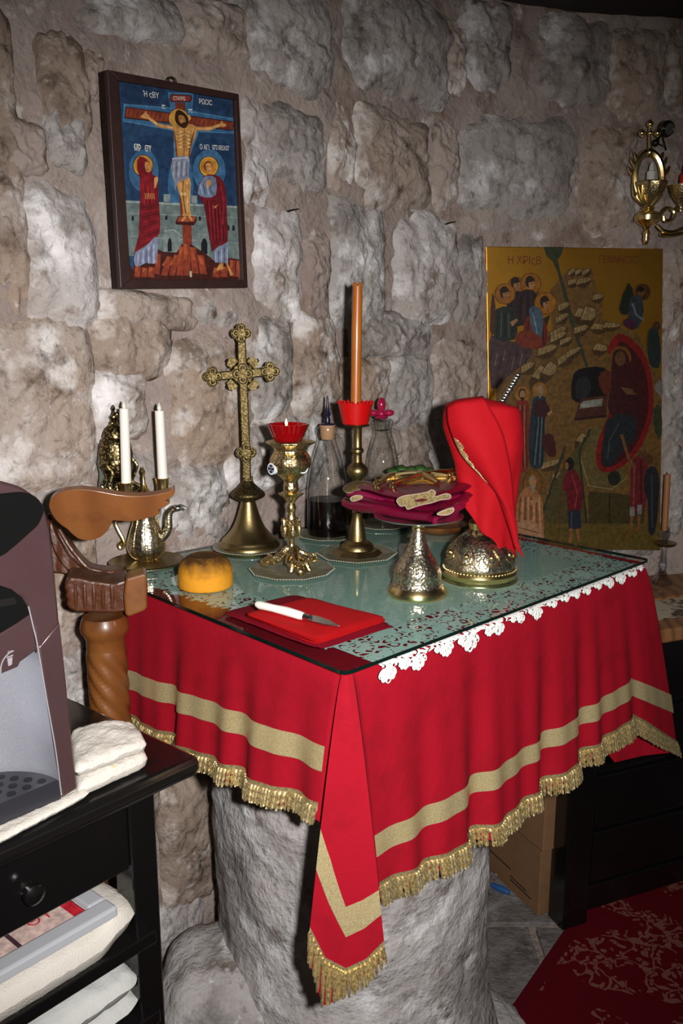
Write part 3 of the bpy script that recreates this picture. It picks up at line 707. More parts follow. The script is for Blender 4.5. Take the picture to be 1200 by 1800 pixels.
for k in range(3):
    a0 = radians(-70+120*k); d = A3(cos(a0), sin(a0), 0); e = A3(-sin(a0), cos(a0), 0); mb = MB()
    b = pd(511, 930, lc[1]); s = sz(b, 1)
    mb.ball(b+d*12*s-ZUP*2*s, 6.5*s, 12, 8, (1,1,2.2)); mb.ball(b+d*13*s+ZUP*15*s, 4.6*s, 12, 8, (1,1,1.15))
    for q in (1, -1):
        mb.tube([b+d*13*s+ZUP*8*s+e*q*4*s, b+d*9*s+ZUP*14*s+e*q*11*s, b+d*7*s+ZUP*2*s+e*q*14*s, b+d*8*s-ZUP*18*s+e*q*11*s], [3*s, 3.6*s, 3*s, 1.2*s], 7)
    mb.build('angel_figure', M['gold_relief'], ol)
    mb = MB(); g = lc; q0 = pd(511, 962, lc[1])-lc
    def F(r, z, t=0): return lc + d*r + e*t + ZUP*z
    z0 = q0[2]
    mb.tube([F(.005,z0), F(.012,z0*.8), F(.022,z0*.45), F(.035,z0*.33), F(.047,.012), F(.052,.006)], [.006,.008,.008,.0075,.0085,.007], 9)
    for t in (1, -1):
        mb.tube([F(.014,z0*.75,t*.004), F(.022,z0*.62,t*.014), F(.032,z0*.5,t*.018), F(.036,z0*.36,t*.012), F(.030,z0*.3,t*.008), F(.027,z0*.42,t*.012)], [.004,.0045,.0045,.004,.0035,.003], 7)
        mb.tube([F(.036,.018,t*.003), F(.046,.018,t*.014), F(.05,.009,t*.017), F(.044,.006,t*.011)], [.004,.0045,.004,.003], 7)
    mb.ball(F(.052,.008), .0085, 10, 7, (1,1,.9))
    mb.build('scroll_foot', M['gold_relief'], ol)
for px, nmx in ((532, 1), (478, -1)):
    q = pd(px, 822 if nmx > 0 else 824, lc[1]-.018); d = norm(q-np.array([lc[0], lc[1], q[2]])); d = norm(d+A3(0,-.35,0)); e = np.cross(ZUP, d)
    mb = MB(); s = sz(q, 1)
    mb.prism([q-d*.004+(e*cos(a)+ZUP*sin(a))*10.5*s for a in np.linspace(0, 2*pi, 24, endpoint=False)], d*.006)
    o = mb.build('enamel_badge', M['enamel'], ol)
    mb = MB()
    for k in range(4):
        a = pi/4*0+pi/2*k; u_ = e*cos(a)+ZUP*sin(a); v_ = -e*sin(a)+ZUP*cos(a)
        mb.prism([q+d*.0022+u_*1*s+v_*1*s, q+d*.0022+u_*7.5*s+v_*3.2*s, q+d*.0022+u_*7.5*s-v_*3.2*s, q+d*.0022+u_*1*s-v_*1*s], d*.0008)
    for k in range(4):
        a = pi/4+pi/2*k; u_ = e*cos(a)+ZUP*sin(a); p = q+d*.0024+u_*6.5*s; mb.prism([p+(e*cos(t)+ZUP*sin(t))*1.2*s for t in np.linspace(0,2*pi,8,endpoint=False)], d*.0006)
    b = mb.build('badge_cross', M['navy'], ol)
cup = thing('votive_cup', 'red glass votive cup standing in the gold oil lamp', 'votive cup', pd(506, 774, lc[1]))
c_ = np.array(cup.location)
lathe_part('glass_cup', M['red_glass'], cup, c_, 506, [(22,776),(24,774),(26,770),(30,760),(34,750),(36,745),(34.5,745),(32,752),(28,763),(23,771)], 48, 1, lambda a, z: 1+.045*cos(16*a), ang=60)
lathe_part('oil', M['red_plastic'], cup, c_, 506, [(21,774.5),(24,770),(26.5,764),(1,763.8)], 24, 1)
lathe_part('wick_float', M['cork'], cup, c_, 506, [(5,764),(5,761),(1.2,760),(1.2,748),(.5,747)], 12, 1)

mb = MB(); q = pd(503, 748, lc[1]-.01); mb.lathe([(.0006,0),(.0022,.002),(.0026,.0045),(.0012,.009),(.0003,.012)], 10, None, tuple(q)); mb.build('flame', M['flame'], cup)
# ---- brass candlestick, drip cup, tall honey candle
kc = at(627.5, 974); kc[2] += .004
ks = thing('candlestick', 'turned brass candlestick with octagonal base and red drip cup', 'candlestick', kc)
lathe_part('base', M['brass'], ks, kc, 627.5, [(45,980),(45,972),(37,965),(30,963)], 8, 1, ang=20)
lathe_part('stem', M['brass'], ks, kc, 626.5, [(30,964),(29,959),(25,954),(20,951),(16,949),(15.5,944),(14,932),(11,918),(8.5,906),(10,900),(8,896),(7,880),(8,862),(8,846),(9.5,842),(16,836),(19,829),(18,822),(12,816),(8,812),(7.5,800),(8,797),(11,794),(11,790),(8,787),(7.5,784),(7.5,754),(9,751),(21,748.5),(22.5,747),(21,745.5),(8,745)], 32, 1)
dcup = thing('drip_cup', 'red plastic drip cup at the foot of the tall honey candle', 'drip cup', pd(624.5, 745, kc[1]))
c_ = np.array(dcup.location)
pr = profile(c_, 624.5, [(21,745.5),(23,744),(31,707),(29.8,707),(22,741)])
MB().lathe(pr, 56, lambda a, z: 1, tuple(c_)).build('cup_wall', M['red_plastic'], dcup, ang=30)
mb = MB()
for k in range(22):
    a = 2*pi*k/22; r = sz(c_, 30.2); z = pd(624.5, 707, c_[1])[2]; mb.ball((c_[0]+r*cos(a), c_[1]+r*sin(a), z), sz(c_, 3.0), 8, 6, (.6,.6,1))
mb.build('scalloped_rim', M['red_plastic'], dcup)
tp = [pd(x, y, kc[1]) for x, y in ((625,743),(625.2,700),(626,640),(627,570),(628,520),(628.3,503))]; s = sz(tp[0], 1)
mb = MB(); mb.tube(tp, [9.6*s, 9.2*s, 9*s, 8.8*s, 8.6*s, 8.2*s], 20)
for a in (.3, 1.6, 2.8, 4.1, 5.2): mb.ball(tp[-1]+A3(cos(a), sin(a), 0)*6*s+ZUP*1.5*s, 2.6*s, 8, 6, (1,1,1.6+sin(a*3)))
o = mb.build('candle', M['wax_orange'], None, loc=tuple(tp[0])); tag(o, 'tall honey coloured candle with a broken top standing in the red drip cup', 'candle')

# ---- bottles
def handle(c, pts, r): return MB().tube(smoothpoly([pd(x, y, c[1]) for x, y in pts], 6, False), r, 10)
bc = at(576, 940); bc[2] += .004
bo = thing('wine_bottle', 'clear glass handled bottle half full of dark wine with a dark pourer', 'bottle', bc)
W1 = [(1,944),(31,944),(35,938),(36,925),(36,900),(35.5,872),(34,850),(30,825),(24,800),(19,786),(15.5,774),(15,765),(17,759),(17.5,753),(16,750),(12,750)]
lathe_part('glass_body', M['clear_glass'], bo, bc, 575, W1, 40, 2)
lathe_part('wine', M['wine'], bo, bc, 575, [(29,942.5),(33.5,936),(34.6,920),(34.6,900),(34.2,877),(1,876.5)], 40, 1)
lathe_part('cork', M['cork'], bo, bc, 573, [(11,772),(13,766),(13.5,752),(14,747),(8,746)], 20, 1)
lathe_part('pourer', M['navy'], bo, bc, 570, [(13,747),(12,744.5),(5,743),(5.5,738),(4,733),(6,728),(3.5,722),(2.2,712),(2,700),(1,696)], 16, 1)
handle(bc, [(588,768),(600,766),(606,778),(607,800),(604,816),(600,826)], .0045).build('handle', M['clear_glass'], bo)
b2 = at(672, 922); b2[2] += .004
bq = thing('cruet', 'empty clear glass cruet with a red flower shaped stopper', 'cruet', b2)
lathe_part('glass_body', M['clear_glass'], bq, b2, 671, [(1,926),(27,926),(30,920),(30,895),(29.5,860),(28,825),(25,800),(20,780),(15.5,766),(14.5,756),(16,748),(17.5,742),(16.5,738),(12,738)], 40, 2)
lathe_part('stopper_neck', M['clear_glass'], bq, b2, 670, [(11,756),(12,742),(14,737),(12,735)], 20, 1)
mb = MB(); s = sz(b2, 1)
for dx, dy, r, sc_ in ((0,727,6.5,(1.1,1.1,.9)), (-13.5,725.5,8,(1.15,1,.75)), (13.5,725.5,8,(1.15,1,.75)), (0,712,7.5,(1,1,1.75)), (0,733,9,(1.3,1.3,.45))):
    mb.ball(pd(670+dx, dy, b2[1]), r*s, 14, 10, sc_)
mb.tube([pd(670,702,b2[1]), pd(671,699,b2[1])], [2.5*s, .6*s], 8)
mb.build('flower_stopper', M['pink_glass'], bq)
handle(b2, [(683,757),(694,757),(701,768),(704,785),(702,800),(697,803)], .0045).build('handle', M['clear_glass'], bq)

# ---- loaf
lf = at(362, 1030)
pr = profile(lf, 362, [(1,1041),(36,1041),(44,1037),(48,1026),(48,1010),(46,996),(40,984),(30,977),(26,975),(22,977),(1,978)])
pr = [(r, max(z, 0)) for r, z in pr]
mb = MB().lathe(pr, 44, lambda a, z: 1+.025*noise.noise(Vector((cos(a)*1.5, sin(a)*1.5, z*20))), (0,0,0), 3)
o = mb.build('bread_loaf', M['bread'], ang=60); o.location = tuple(lf)
tag(o, 'round golden bread loaf with a browned stamped top', 'bread')

# ---- footed dish with velvet covers
dc = at(733, 1036)
fd = thing('footed_dish', 'gold and silver footed dish carrying the burgundy velvet veils', 'footed dish', dc)
lathe_part('foot_ring', M['gold'], fd, dc, 733, [(1,1046),(53,1046),(53.5,1043),(53,1038),(48,1030),(46,1027)], 48, 1)
lathe_part('bell_foot', M['silver_relief'], fd, dc, 733, [(46,1027),(43,1022),(42,1014),(42,1004),(38,994),(31,982),(24,972),(18,960),(14.5,950),(12,940),(10,932)], 48, 2)
lathe_part('neck', M['gold'], fd, dc, 733, [(10,932),(11.5,930),(10.5,927),(12,922),(18,917),(20,915)], 32, 1)
zpl = pd(733, 914, dc[1])[2]
pl = profile(dc, 733, [(20,915),(66,911),(78,907),(79,905.5),(76,906.5),(56,909),(2,909)])
MB().lathe(pl, 48, None, tuple(dc)).build('dish', M['silver'], fd)
q = dc + (pd(735,1006,dc[1])-dc)
mb = MB(); dq = norm(A3(0.02,-1,.35)); s = sz(q, 1); qq = pd(729, 1004, dc[1]-sz(dc, 41))
e1 = norm(np.cross(dq, ZUP)); e2 = np.cross(e1, dq)
mb.tube([qq+e1*14*s*cos(a)+e2*15*s*sin(a) for a in np.linspace(0,2*pi,25)], .0012, 6)
mb.tube([qq+e1*10.5*s*cos(a)+e2*11.5*s*sin(a) for a in np.linspace(0,2*pi,25)], .0007, 6)
for a in np.linspace(pi/4, 2*pi+pi/4, 4, endpoint=False): mb.ball(qq+(e1*cos(a)+e2*sin(a))*5.5*s, 3.4*s, 10, 6, (1,.6,1))
mb.build('cross_medallion', M['silver_relief'], fd)

def soft_slab(corners, z0, th, n=26, amp=0., fr=14., edge=8, sag=None, seed=0, mid=None, ex=.5):
    """a cushion like folded layer between four ground points, rounded at its rim"""
    P = [np.array([p[0], p[1], 0.]) for p in corners]; mb = MB()
    def f(i, j, sgn):
        a, b = 2*i-1, 2*j-1
        a2 = a*sqrt(max(0, 1-.0*b*b)); m = (abs(a)**edge+abs(b)**edge)**(1/edge); m = min(m, 1.)
        k = (1-m**6)**ex if m < 1 else 0
        mx_ = max(abs(a), abs(b)); kk = (mx_/((abs(a)**edge+abs(b)**edge)**(1/edge)) if mx_ > 0 else 1); m = mx_
        k = (1-m**6)**ex if m < 1 else 0
        i, j = (a*kk+1)/2, (b*kk+1)/2
        p = P[0]*(1-i)*(1-j)+P[1]*i*(1-j)+P[2]*i*j+P[3]*(1-i)*j
        nz = amp*noise.noise(Vector((p[0]*fr+seed, p[1]*fr, seed*.7)))+amp*.5*noise.noise(Vector((p[0]*fr*3+seed, p[1]*fr*3, 5)))
        z = z0+th/2+sgn*th/2*k+(nz*(1 if sgn > 0 else .6))+(sag(i, j) if sag else 0)
        return (p[0], p[1], z)
    mb.grid(lambda i, j: f(i, j, 1), n, n); mb.grid(lambda i, j: f(i, j, -1), n, n, flip=True)
    return mb
# velvet veils: thick folded bundle, corner toward the camera
zv = zpl+.004
vel = thing('velvet_veil', 'folded burgundy velvet veil lying lowest on the footed dish', 'veil', (dc[0], dc[1], zv), 'veils')
vel['group'] = 'velvet veils on the dish'
def vq(pts, z): return [pz(x, y, z) for x, y in pts]
q = vq([(757,914),(840,878),(748,856),(598,884)], zv+.008)
soft_slab(q, zv, .020, 30, .0015, 40, sag=lambda i, j: .001-.006*(1-i)*j).build('lower_fold', M['velvet'], vel, ang=180)
q2 = vq([(760,899),(842,866),(748,846),(603,872)], zv+.026)
soft_slab(q2, zv+.017, .016, 30, .002, 40, seed=4).build('upper_fold', M['velvet'], vel, ang=180)
def roll(a, b, r, name, par, wob=.0016, m='velvet_sheen'):
    A, B = pz(*a[:2], a[2]), pz(*b[:2], b[2]); MB().tube([A+(B-A)*t+ZUP*wob*sin(t*11+r*900) for t in np.linspace(0,1,18)], [r*(.75+.35*sin(pi*min(1,t*1.3+.1)))for t in np.linspace(0,1,18)], 14).build(name, M[m], par)
roll((606,882,zv+.012), (757,911,zv+.010), .0105, 'rolled_edge', vel, m='velvet')
roll((764,909,zv+.006), (842,875,zv+.010), .0062, 'rolled_edge', vel)
roll((770,899,zv+.016), (846,866,zv+.020), .0050, 'rolled_edge', vel)
roll((766,903,zv+.011), (806,890,zv+.013), .0042, 'rolled_edge', vel)
roll((766,889,zv+.027), (845,856,zv+.030), .0048, 'rolled_edge', vel)
roll((612,866,zv+.030), (742,893,zv+.026), .0062, 'rolled_edge', vel)
v2 = thing('velvet_veil', 'folded burgundy velvet veil lying on top with gold embroidered corners', 'veil', (dc[0], dc[1], zv+.034), 'velvet veils on the dish')
q3 = vq([(742,882),(838,852),(748,832),(618,854)], zv+.042)
soft_slab(q3, zv+.033, .014, 30, .002, 36, seed=9).build('folded_velvet', M['velvet'], v2, ang=180)
def patch(pts, z, th, name, par, m, bulge=.004, cord=None, nrm_=None):
    out = smoothpoly([pz(x, y, z) for x, y in pts], 4); n_ = len(out); c = sum(out)/n_
    mb = MB(); vs = []
    for k, t in enumerate((1., .85, .55, .0)):
        vs += [c+(p-c)*t+ZUP*(th*(.35,.85,1.,1.)[k]+bulge*(1-t*t)) for p in out]
    mb.add(vs, [(r*n_+i, r*n_+(i+1) % n_, (r+1)*n_+(i+1) % n_, (r+1)*n_+i) for r in range(3) for i in range(n_)])
    o = mb.build(name, m, par, ang=180)
    if cord: MB().tube([p+ZUP*th*.5 for p in out+[out[0]]], cord, 6).build('white_cording', M['white_cord'], par)
    return o
def hang(pts, par, name='gold_embroidery'):
    """gold worked lobe bent over the front edge: (x, y) outline seen on the face toward the camera"""
    Yc = pz(pts[0][0], pts[0][1], zv+.04)[1]
    out = smoothpoly([pd(x, y, Yc-.006-.0002*(y-pts[0][1])) for x, y in pts], 4); MB().prism(out, A3(.001,.004,.001)).build(name, M['embroidery'], par, bev=.001)
    MB().tube([p-A3(0,.001,0) for p in out+[out[0]]], .0008, 6).build('white_cording', M['white_cord'], par)
hang([(697,879),(708,872),(728,869),(750,865),(758,861),(765,865),(764,873),(782,868),(791,870),(790,876),(772,879),(757,884),(742,887),(728,891),(716,895),(712,889),(703,889)], v2)
hang([(768,904),(775,899),(786,895),(796,893),(796,899),(785,905)], vel)
hang([(833,838),(836,829),(845,832),(850,846),(846,852)], v2)
hang([(618,880),(616,875),(625,871),(636,872),(635,876),(625,880)], vel)
patch([(606,856),(625,848),(655,850),(658,858),(630,862),(615,868),(604,864)], zv+.036, .003, 'gold_embroidery', vel, M['embroidery'], .003, .0007)
mb = MB()
for a, b in (((672,842),(800,842)), ((664,856),(700,838)), ((690,852),(820,832)), ((706,836),(770,850))):
    A, B = pz(*a, zv+.048), pz(*b, zv+.048); mb.tube([A+(B-A)*t+ZUP*(.016*sin(pi*t)*.55+.002) for t in np.linspace(0,1,11)], [.0045]*11, 8)
sc = thing('star_cover', 'gold hinged star cover lying folded on the velvet veils', 'star cover', pz(738,846,zv+.05))
mb.build('arched_bands', M['gold'], sc)
for x, y in ((662,851),(664,857),(690,856),(795,834),(790,842)):
    p = pz(x, y, zv+.05); MB().lathe([(.001,-.006),(.0045,-.0045),(.0062,0),(.0045,.0045),(.0028,.006),(.0036,.009),(.001,.0115)], 12, None, tuple(p)).build('ball_foot', M['gold'], sc)
patch([(682,838),(730,833),(792,838),(806,846),(760,852),(700,852),(676,848)], zv+.046, .003, 'gilt_plate', sc, M['gold_relief'], .003)

# ---- covered chalice
hc = at(842, 1008)
ch = thing('chalice', 'gold chalice with embossed domed foot standing under the red veil', 'chalice', hc)
lathe_part('foot_ring', M['gold'], ch, hc, 842, [(1,1025),(66,1025),(68,1020),(67.5,1014),(64,1010),(64,1005),(66,1002),(64,997),(61,993)], 56, 1)
lathe_part('domed_foot', M['silver_relief'], ch, hc, 842, [(61,993),(62,990),(60,980),(57,970),(50,958),(42,948),(34,941),(25,936)], 56, 2, lambda a, z: 1+.02*cos(8*a), label='silvered embossed dome of the foot')
lathe_part('fluted_collar', M['gold'], ch, hc, 842, [(24,937),(22,933),(19,929),(20,924),(21,918),(17,914),(12,908),(9,890)], 56, 1, lambda a, z: 1+.05*cos(16*a))
lathe_part('stem', M['gold'], ch, hc, 842, [(9,890),(8,870),(14,850),(16,840),(9,826),(8,800),(20,785),(40,770),(50,745),(52,722),(50,722),(46,745),(5,772)], 32, 2)
mb = MB()
for k in range(8):
    a = 2*pi*k/8+.2; r, z = sz(hc, 54), pd(842, 968, hc[1])[2]
    d = A3(cos(a), sin(a), .55); d = norm(d); e1 = A3(-sin(a), cos(a), 0); e2 = np.cross(d, e1); q = A3(hc[0]+r*cos(a), hc[1]+r*sin(a), z)
    mb.tube([q+e1*.0135*cos(t)*(1+.25*cos(3*t+pi/2))+e2*.0145*sin(t) for t in np.linspace(0,2*pi,21)], .0016, 6)
    mb.ball(q, .006, 8, 6, (1,1,1))
mb.build('embossed_medallions', M['gold'], ch)
ring = []
mb = MB()
for k in range(64):
    a = 2*pi*k/64; r, z = sz(hc, 63), pd(842, 996, hc[1])[2]; mb.ball((hc[0]+r*cos(a), hc[1]+r*sin(a), z), .0021, 6, 4)
mb.build('beading', M['gold'], ch)
# the veil: a draped cloth, radius by height, hem by direction
vz = lambda y: pd(845, y, hc[1])[2]
ve = thing('chalice_veil', 'bright red cloth veil draped over the gold chalice', 'veil', (hc[0]+.004, hc[1], vz(700)))
ztop = vz(703)
def veil(i, j):
    a = 2*pi*i; dl = abs(((a+pi) % (2*pi))-pi)          # a: 0 right, -pi/2 (=3pi/2) toward camera
    front = max(0, -sin(a)); right = max(0, cos(a)); left = max(0, -cos(a))
    hem = vz(905)+ (vz(930)-vz(905))*front + (vz(972)-vz(905))*max(0, cos(a+.35))**3 + (vz(845)-vz(905))*left**1.5
    t = j; 
    if t < .16:
        k = t/.16; r = k**.8; zz = ztop + .0*k - (ztop-vz(716))*k**2.2; R = r*sz(hc, 61)
    else:
        k = (t-.16)/.84; zz = vz(716)+(hem-vz(716))*k
        w_ = np.interp(k, [0,.12,.25,.42,.65,.85,1], [61,66,67,60,50,46,47]); R = sz(hc, w_)
        R *= 1 + np.interp(k, [0,.25,.6,1], [.0,.02,.075,.12])*cos(5*a+.9) + .03*k*cos(9*a+2)
        R *= 1-.12*left*max(0, k-.35) + .10*max(0, cos(a+.35))**2*max(0, k-.3)
    sq = (abs(cos(a))**2.6+abs(sin(a))**2.6)**(-1/2.6)
    x = R*cos(a)*sq*1.0; y = R*sin(a)*sq*.82
    lump = .006*noise.noise(Vector((x*22, y*22, zz*14)))
    x0 = pd(845+10*(j if j > .3 else .3)-3, 800, hc[1])[0]
    tilt = .014*(1-k) if t >= .16 else .014
    return (x0+x*(1+lump*4)-.000, hc[1]+y+lump, zz+lump*.4+ (.006*cos(a+2.4) if t < .3 else 0))
MB().grid(veil, 96, 60, closeu=True).build('drape', M['red_veil'], ve, ang=180, solid=.0022)
# overlapping front flap with its gold stitched edge
fl_pts = [[(786,716),(800,708),(822,704),(850,700)],[(788,745),(812,752),(842,758),(880,752)],[(800,780),(828,790),(858,802),(893,800)],[(815,806),(843,822),(872,842),(900,846)],[(843,836),(862,852),(884,878),(903,890)],[(868,862),(880,880),(896,905),(908,925)],[(892,920),(898,930),(906,945),(912,960)],[(904,960),(908,966),(914,974),(921,981)]]
yy = [[-.052,-.064,-.070,-.066],[-.060,-.078,-.084,-.074],[-.058,-.078,-.084,-.070],[-.052,-.072,-.078,-.064],[-.050,-.066,-.070,-.058],[-.048,-.060,-.062,-.052],[-.046,-.052,-.050,-.044],[-.040,-.042,-.040,-.036]]
G = np.array([[pd(x, y, hc[1]+yy[r][k]) for k, (x, y) in enumerate(row)] for r, row in enumerate(fl_pts)])
def bil(G, i, j):
    a = i*(G.shape[1]-1); b = j*(G.shape[0]-1); def_ = lambda R, t: sum(w_*R[min(max(int(t)+o, 0), len(R)-1)] for o, w_ in zip((-1,0,1,2), cw(t-int(t))))
    rows = [def_(G[min(max(int(b)+o, 0), G.shape[0]-1)], a) for o in (-1,0,1,2)]
    return sum(w_*r for w_, r in zip(cw(b-int(b)), rows))
def cw(t): return (.5*(-t+2*t*t-t**3), .5*(2-5*t*t+3*t**3), .5*(t+4*t*t-3*t**3), .5*(-t*t+t**3))
MB().grid(lambda i, j: bil(G, min(i,.9999), min(j,.9999)), 14, 34).build('front_flap', M['red_veil'], ve, ang=180, solid=.002)
mb = MB()
for j in np.linspace(.24, .60, 26):
    p = bil(G, .03, j)-A3(0,.003,0); q = bil(G, .12+.07*abs(sin(j*40)), j+.012)-A3(0,.003,0)
    mb.tube([p, (p+q)/2-A3(0,.0012,0), q], [.0008,.0012,.0008], 5)
mb.build('gold_stitching', M['gold_thread'], ve)
mb = MB(); q = [pd(x, y, hc[1]-.055) for x, y in ((902,955),(909,972),(918,983),(914,986),(905,976))]
# ---- spoon handle behind the veil
sp0, sp1 = pd(884, 704, hc[1]+.03), pd(911, 659, hc[1]+.05); mb = MB()
mb.tube([pd(866,790,hc[1]+.0), sp0, sp1], .0022, 8)
for k in range(10):
    p = sp0+(sp1-sp0)*k/9; mb.ball(p, .0052-.0012*(k % 2), 8, 6, (1.2,1,.8))
o = mb.build('spoon', M['silver'], None, loc=tuple(sp0)); tag(o, 'silver spoon with twisted beaded handle sticking out behind the red veil', 'spoon')
# ---- wooden plate and greenery behind the veils
wc = at(772, 930)
wp = thing('wooden_plate', 'brown wooden plate standing behind the footed dish', 'plate', wc)
lathe_part('bowl', M['wood'], wp, wc, 772, [(26,938),(30,935),(44,928),(50,921),(49,919),(42,925),(2,930)], 40, 2)
gb = pz(738, 838, TZ+.06)
gr = thing('basil_sprig', 'green leafy sprig showing behind the velvet veils', 'sprig', at(735, 922))
mb = MB()
base_ = at(735, 922)
for x in (700, 725, 760): mb.tube([base_, pd(x, 850, base_[1]-.01)], .002, 6)
mb.build('stem', M['leaf'], gr)
for k, (x, y, l, a) in enumerate([(690,826,24,.1),(705,822,24,-.2),(722,824,26,.3),(740,822,26,-.3),(755,826,24,.1),(716,832,24,.6),(748,833,26,-.1),(764,832,18,.4),(700,834,22,.0),(732,838,24,.2)]):
    c = pd(x, y, base_[1]-.02+.008*(k % 3)); s = sz(c, 1); d = norm(A3(cos(a), -.35, sin(a)*.5)); e = norm(np.cross(d, A3(.1,-.6,1)))
    vs = []
    for t in np.linspace(0, 1, 7):
        w_ = sin(pi*t**.8)*l*.36*s; p = c+d*(t-.5)*l*s+ZUP*(-.012*(t-.5)**2*4*.3)
        vs += [p+e*w_, p-np.cross(d, e)*.0015, p-e*w_]
    MB().add(vs, [(3*i+k2, 3*i+k2+1, 3*i+k2+4, 3*i+k2+3) for i in range(6) for k2 in (0,1)]).build('leaf', M['leaf'], gr, ang=180, solid=.0008)

# ---- folded cloths with the knife
def P4(pts, z=TZ): return [pz(x, y, z) for x, y in pts]
bn = soft_slab(P4([(556,1142),(690,1098),(518,1046),(388,1078)], TZ+.004), TZ+.0005, .009, 30, .0008, 30, edge=14)
bn.add(*[(m_.v, m_.f) for m_ in [soft_slab(P4([(566,1141),(694,1101),(640,1088),(520,1122)], TZ+.003), TZ+.001, .004, 20, .001, 30, edge=14)]][0])
o = bn.build('folded_cloth', M['burgundy'], None, loc=tuple(at(540,1095)), ang=180); tag(o, 'dark burgundy folded cloth lying flat on the glass near the front corner', 'cloth', 'folded cloths on the glass')
mb = MB()
for k in range(4):
    j = .002*k
    q = P4([(558-(3,0,4,1)[k],1133-2*k),(682-(4,-2,6,2)[k],1089-2*k),(545-2*k,1046+1*k),(426+k,1080)], TZ+.013+.005*k)
    m2 = soft_slab(q, TZ+.0098+.0055*k, .0048, 30, .0006, 26, edge=14, seed=k, sag=lambda i, j: -.002*i); mb.add(m2.v, m2.f)
o = mb.build('folded_napkin', M['red_napkin'], None, loc=tuple(at(550,1090)), ang=180); tag(o, 'bright red napkin folded in layers on the burgundy cloth', 'napkin', 'folded cloths on the glass')
q = P4([(590,1146),(682,1110),(640,1094),(560,1122)], TZ+.006)
zk = TZ+.0098+.0055*4+.0005
kn = thing('lance_knife', 'small altar knife with white handle lying on the red napkin', 'knife', pz(500,1075,zk))
pts = [pz(x, y, zk+.006) for x, y in ((452,1062),(458,1064),(480,1069),(505,1075),(528,1082),(536,1084))]
MB().tube(pts, [.0045,.0062,.0055,.0065,.006,.0045], 12).build('handle', M['wax_white'], kn)
MB().tube([pz(535,1084,zk+.006), pz(545,1087,zk+.006)], [.005,.0045], 12).build('ferrule', M['silver'], kn)
o2 = [pz(x, y, zk+.004) for x, y in ((543,1083),(556,1084),(578,1091),(597,1102),(572,1100),(550,1094),(542,1090))]
MB().prism(o2, A3(0,0,.0018)).build('blade', M['silver'], kn, bev=.0006)

# ---- ewer, tray, candelabrum, censer
ec = at(258, 994)
tr = thing('brass_tray', 'engraved brass tray under the silver and gold ewer', 'tray', ec)
MB().lathe([(sz(ec,1),0),(sz(ec,46),0),(sz(ec,58),.003),(sz(ec,64),.007),(sz(ec,64),.0085),(sz(ec,57),.005),(sz(ec,45),.0025),(sz(ec,1),.0025)], 56, None, tuple(ec)).build('dish', M['pewter'], tr)
MB().lathe([(sz(ec,61),.0085),(sz(ec,65),.0095),(sz(ec,63),.0110),(sz(ec,60),.0095)], 56, None, tuple(ec)).build('raised_rim', M['brass'], tr)
e0 = at(259, 992); e0[2] += .004
ew = thing('ewer', 'silver and gold ewer with a bird headed spout on a brass tray', 'ewer', e0)
lathe_part('foot', M['gold'], ew, e0, 257, [(1,1002),(23,1002),(24,999),(20,995),(12,990),(10.5,987)], 36, 1)
lathe_part('body', M['silver_relief'], ew, e0, 256, [(10.5,987),(14,983),(24,977),(30,968),(31.5,957),(30,944),(26,930),(21,917),(17,905),(14.5,890),(13.5,878),(14,872)], 48, 2, lambda a, z: 1+.02*cos(12*a))
lathe_part('lid', M['gold'], ew, e0, 253, [(14.5,872),(15,868),(11,863),(7,858),(5.5,853),(3,848),(4,842),(2.5,836),(4.5,829),(2,824),(.5,820)], 24, 1)
S_ = lambda pts, k=5: smoothpoly([pd(x, y, e0[1]) for x, y in pts], k, False)
p = S_([(283,946),(291,938),(296,926),(296,914),(297,905),(300,899),(306,894)])
n_ = len(p); MB().tube(p, list(np.linspace(.0085,.0052,n_)), 12).build('spout', M['pewter'], ew)
mb = MB(); mb.ball(pd(311,893,e0[1]), .0072, 12, 9, (1.4,1,.9)); mb.tube(S_([(316,893),(324,893),(330,896)]), list(np.linspace(.0042,.001,11)), 8); mb.tube(S_([(314,888),(322,889),(327,893)]), list(np.linspace(.0026,.0008,11)), 6)
mb.build('bird_head', M['silver'], ew)
p = S_([(244,890),(230,888),(210,905),(203,918),(208,932),(215,945),(218,956),(213,964),(209,958),(214,953)]); MB().tube(p, .0034, 8).build('handle', M['gold'], ew)
mb = MB()
for k in range(9):
    a = 2*pi*k/9; r = sz(e0, 31.5); 
    pth = [A3(e0[0]+sz(e0, rr)*cos(a), e0[1]+sz(e0, rr)*sin(a), pd(256, y, e0[1])[2]) for rr, y in ((12,984),(25,977),(32,964),(31,946),(23,921),(17,902))]
    mb.tube(smoothpoly(pth, 3, False), .0009, 5)
mb.build('raised_ribs', M['gold'], ew)

kY = e0[1]+.045; AY = {222: e0[1]-.062, 286: e0[1]-.004}
cb = thing('candelabrum', 'brass two armed candelabrum with white candles behind the carved wing', 'candelabrum', (pd(258,985,kY)[0], kY, TZ))
mb = MB(); cx0 = cb.location[0]
mb.lathe([(.028,0),(.028,.004),(.018,.010),(.007,.018),(.005,.06),(.0075,.07),(.005,.08),(.005,.125)], 24, None, (cx0, kY, TZ))
mb.build('stem', M['brass'], cb)
for x, y0, yb, w_ in ((222,848,872,12), (286,840,866,12)):
    aY = AY[x]; c = pd(x, 870, aY); mb = MB()
    mb.tube(smoothpoly([A3(cx0,kY,TZ+.095), (A3(cx0,kY,TZ+.09)+pd(x,888,aY))/2, pd(x,886,aY), pd(x,872,aY)], 5, False), .0042, 8); mb.build('arm', M['brass'], cb)
    lathe_part('candle_socket', M['gold'], cb, np.array([c[0], aY, c[2]]), x, [(4,876),(9,871),(11,864),(10.5,855),(12,y0+3),(13,y0),(9,y0)], 24, 1)
WC = [(222,846,218,718,8), (286,838,280,722,8)]
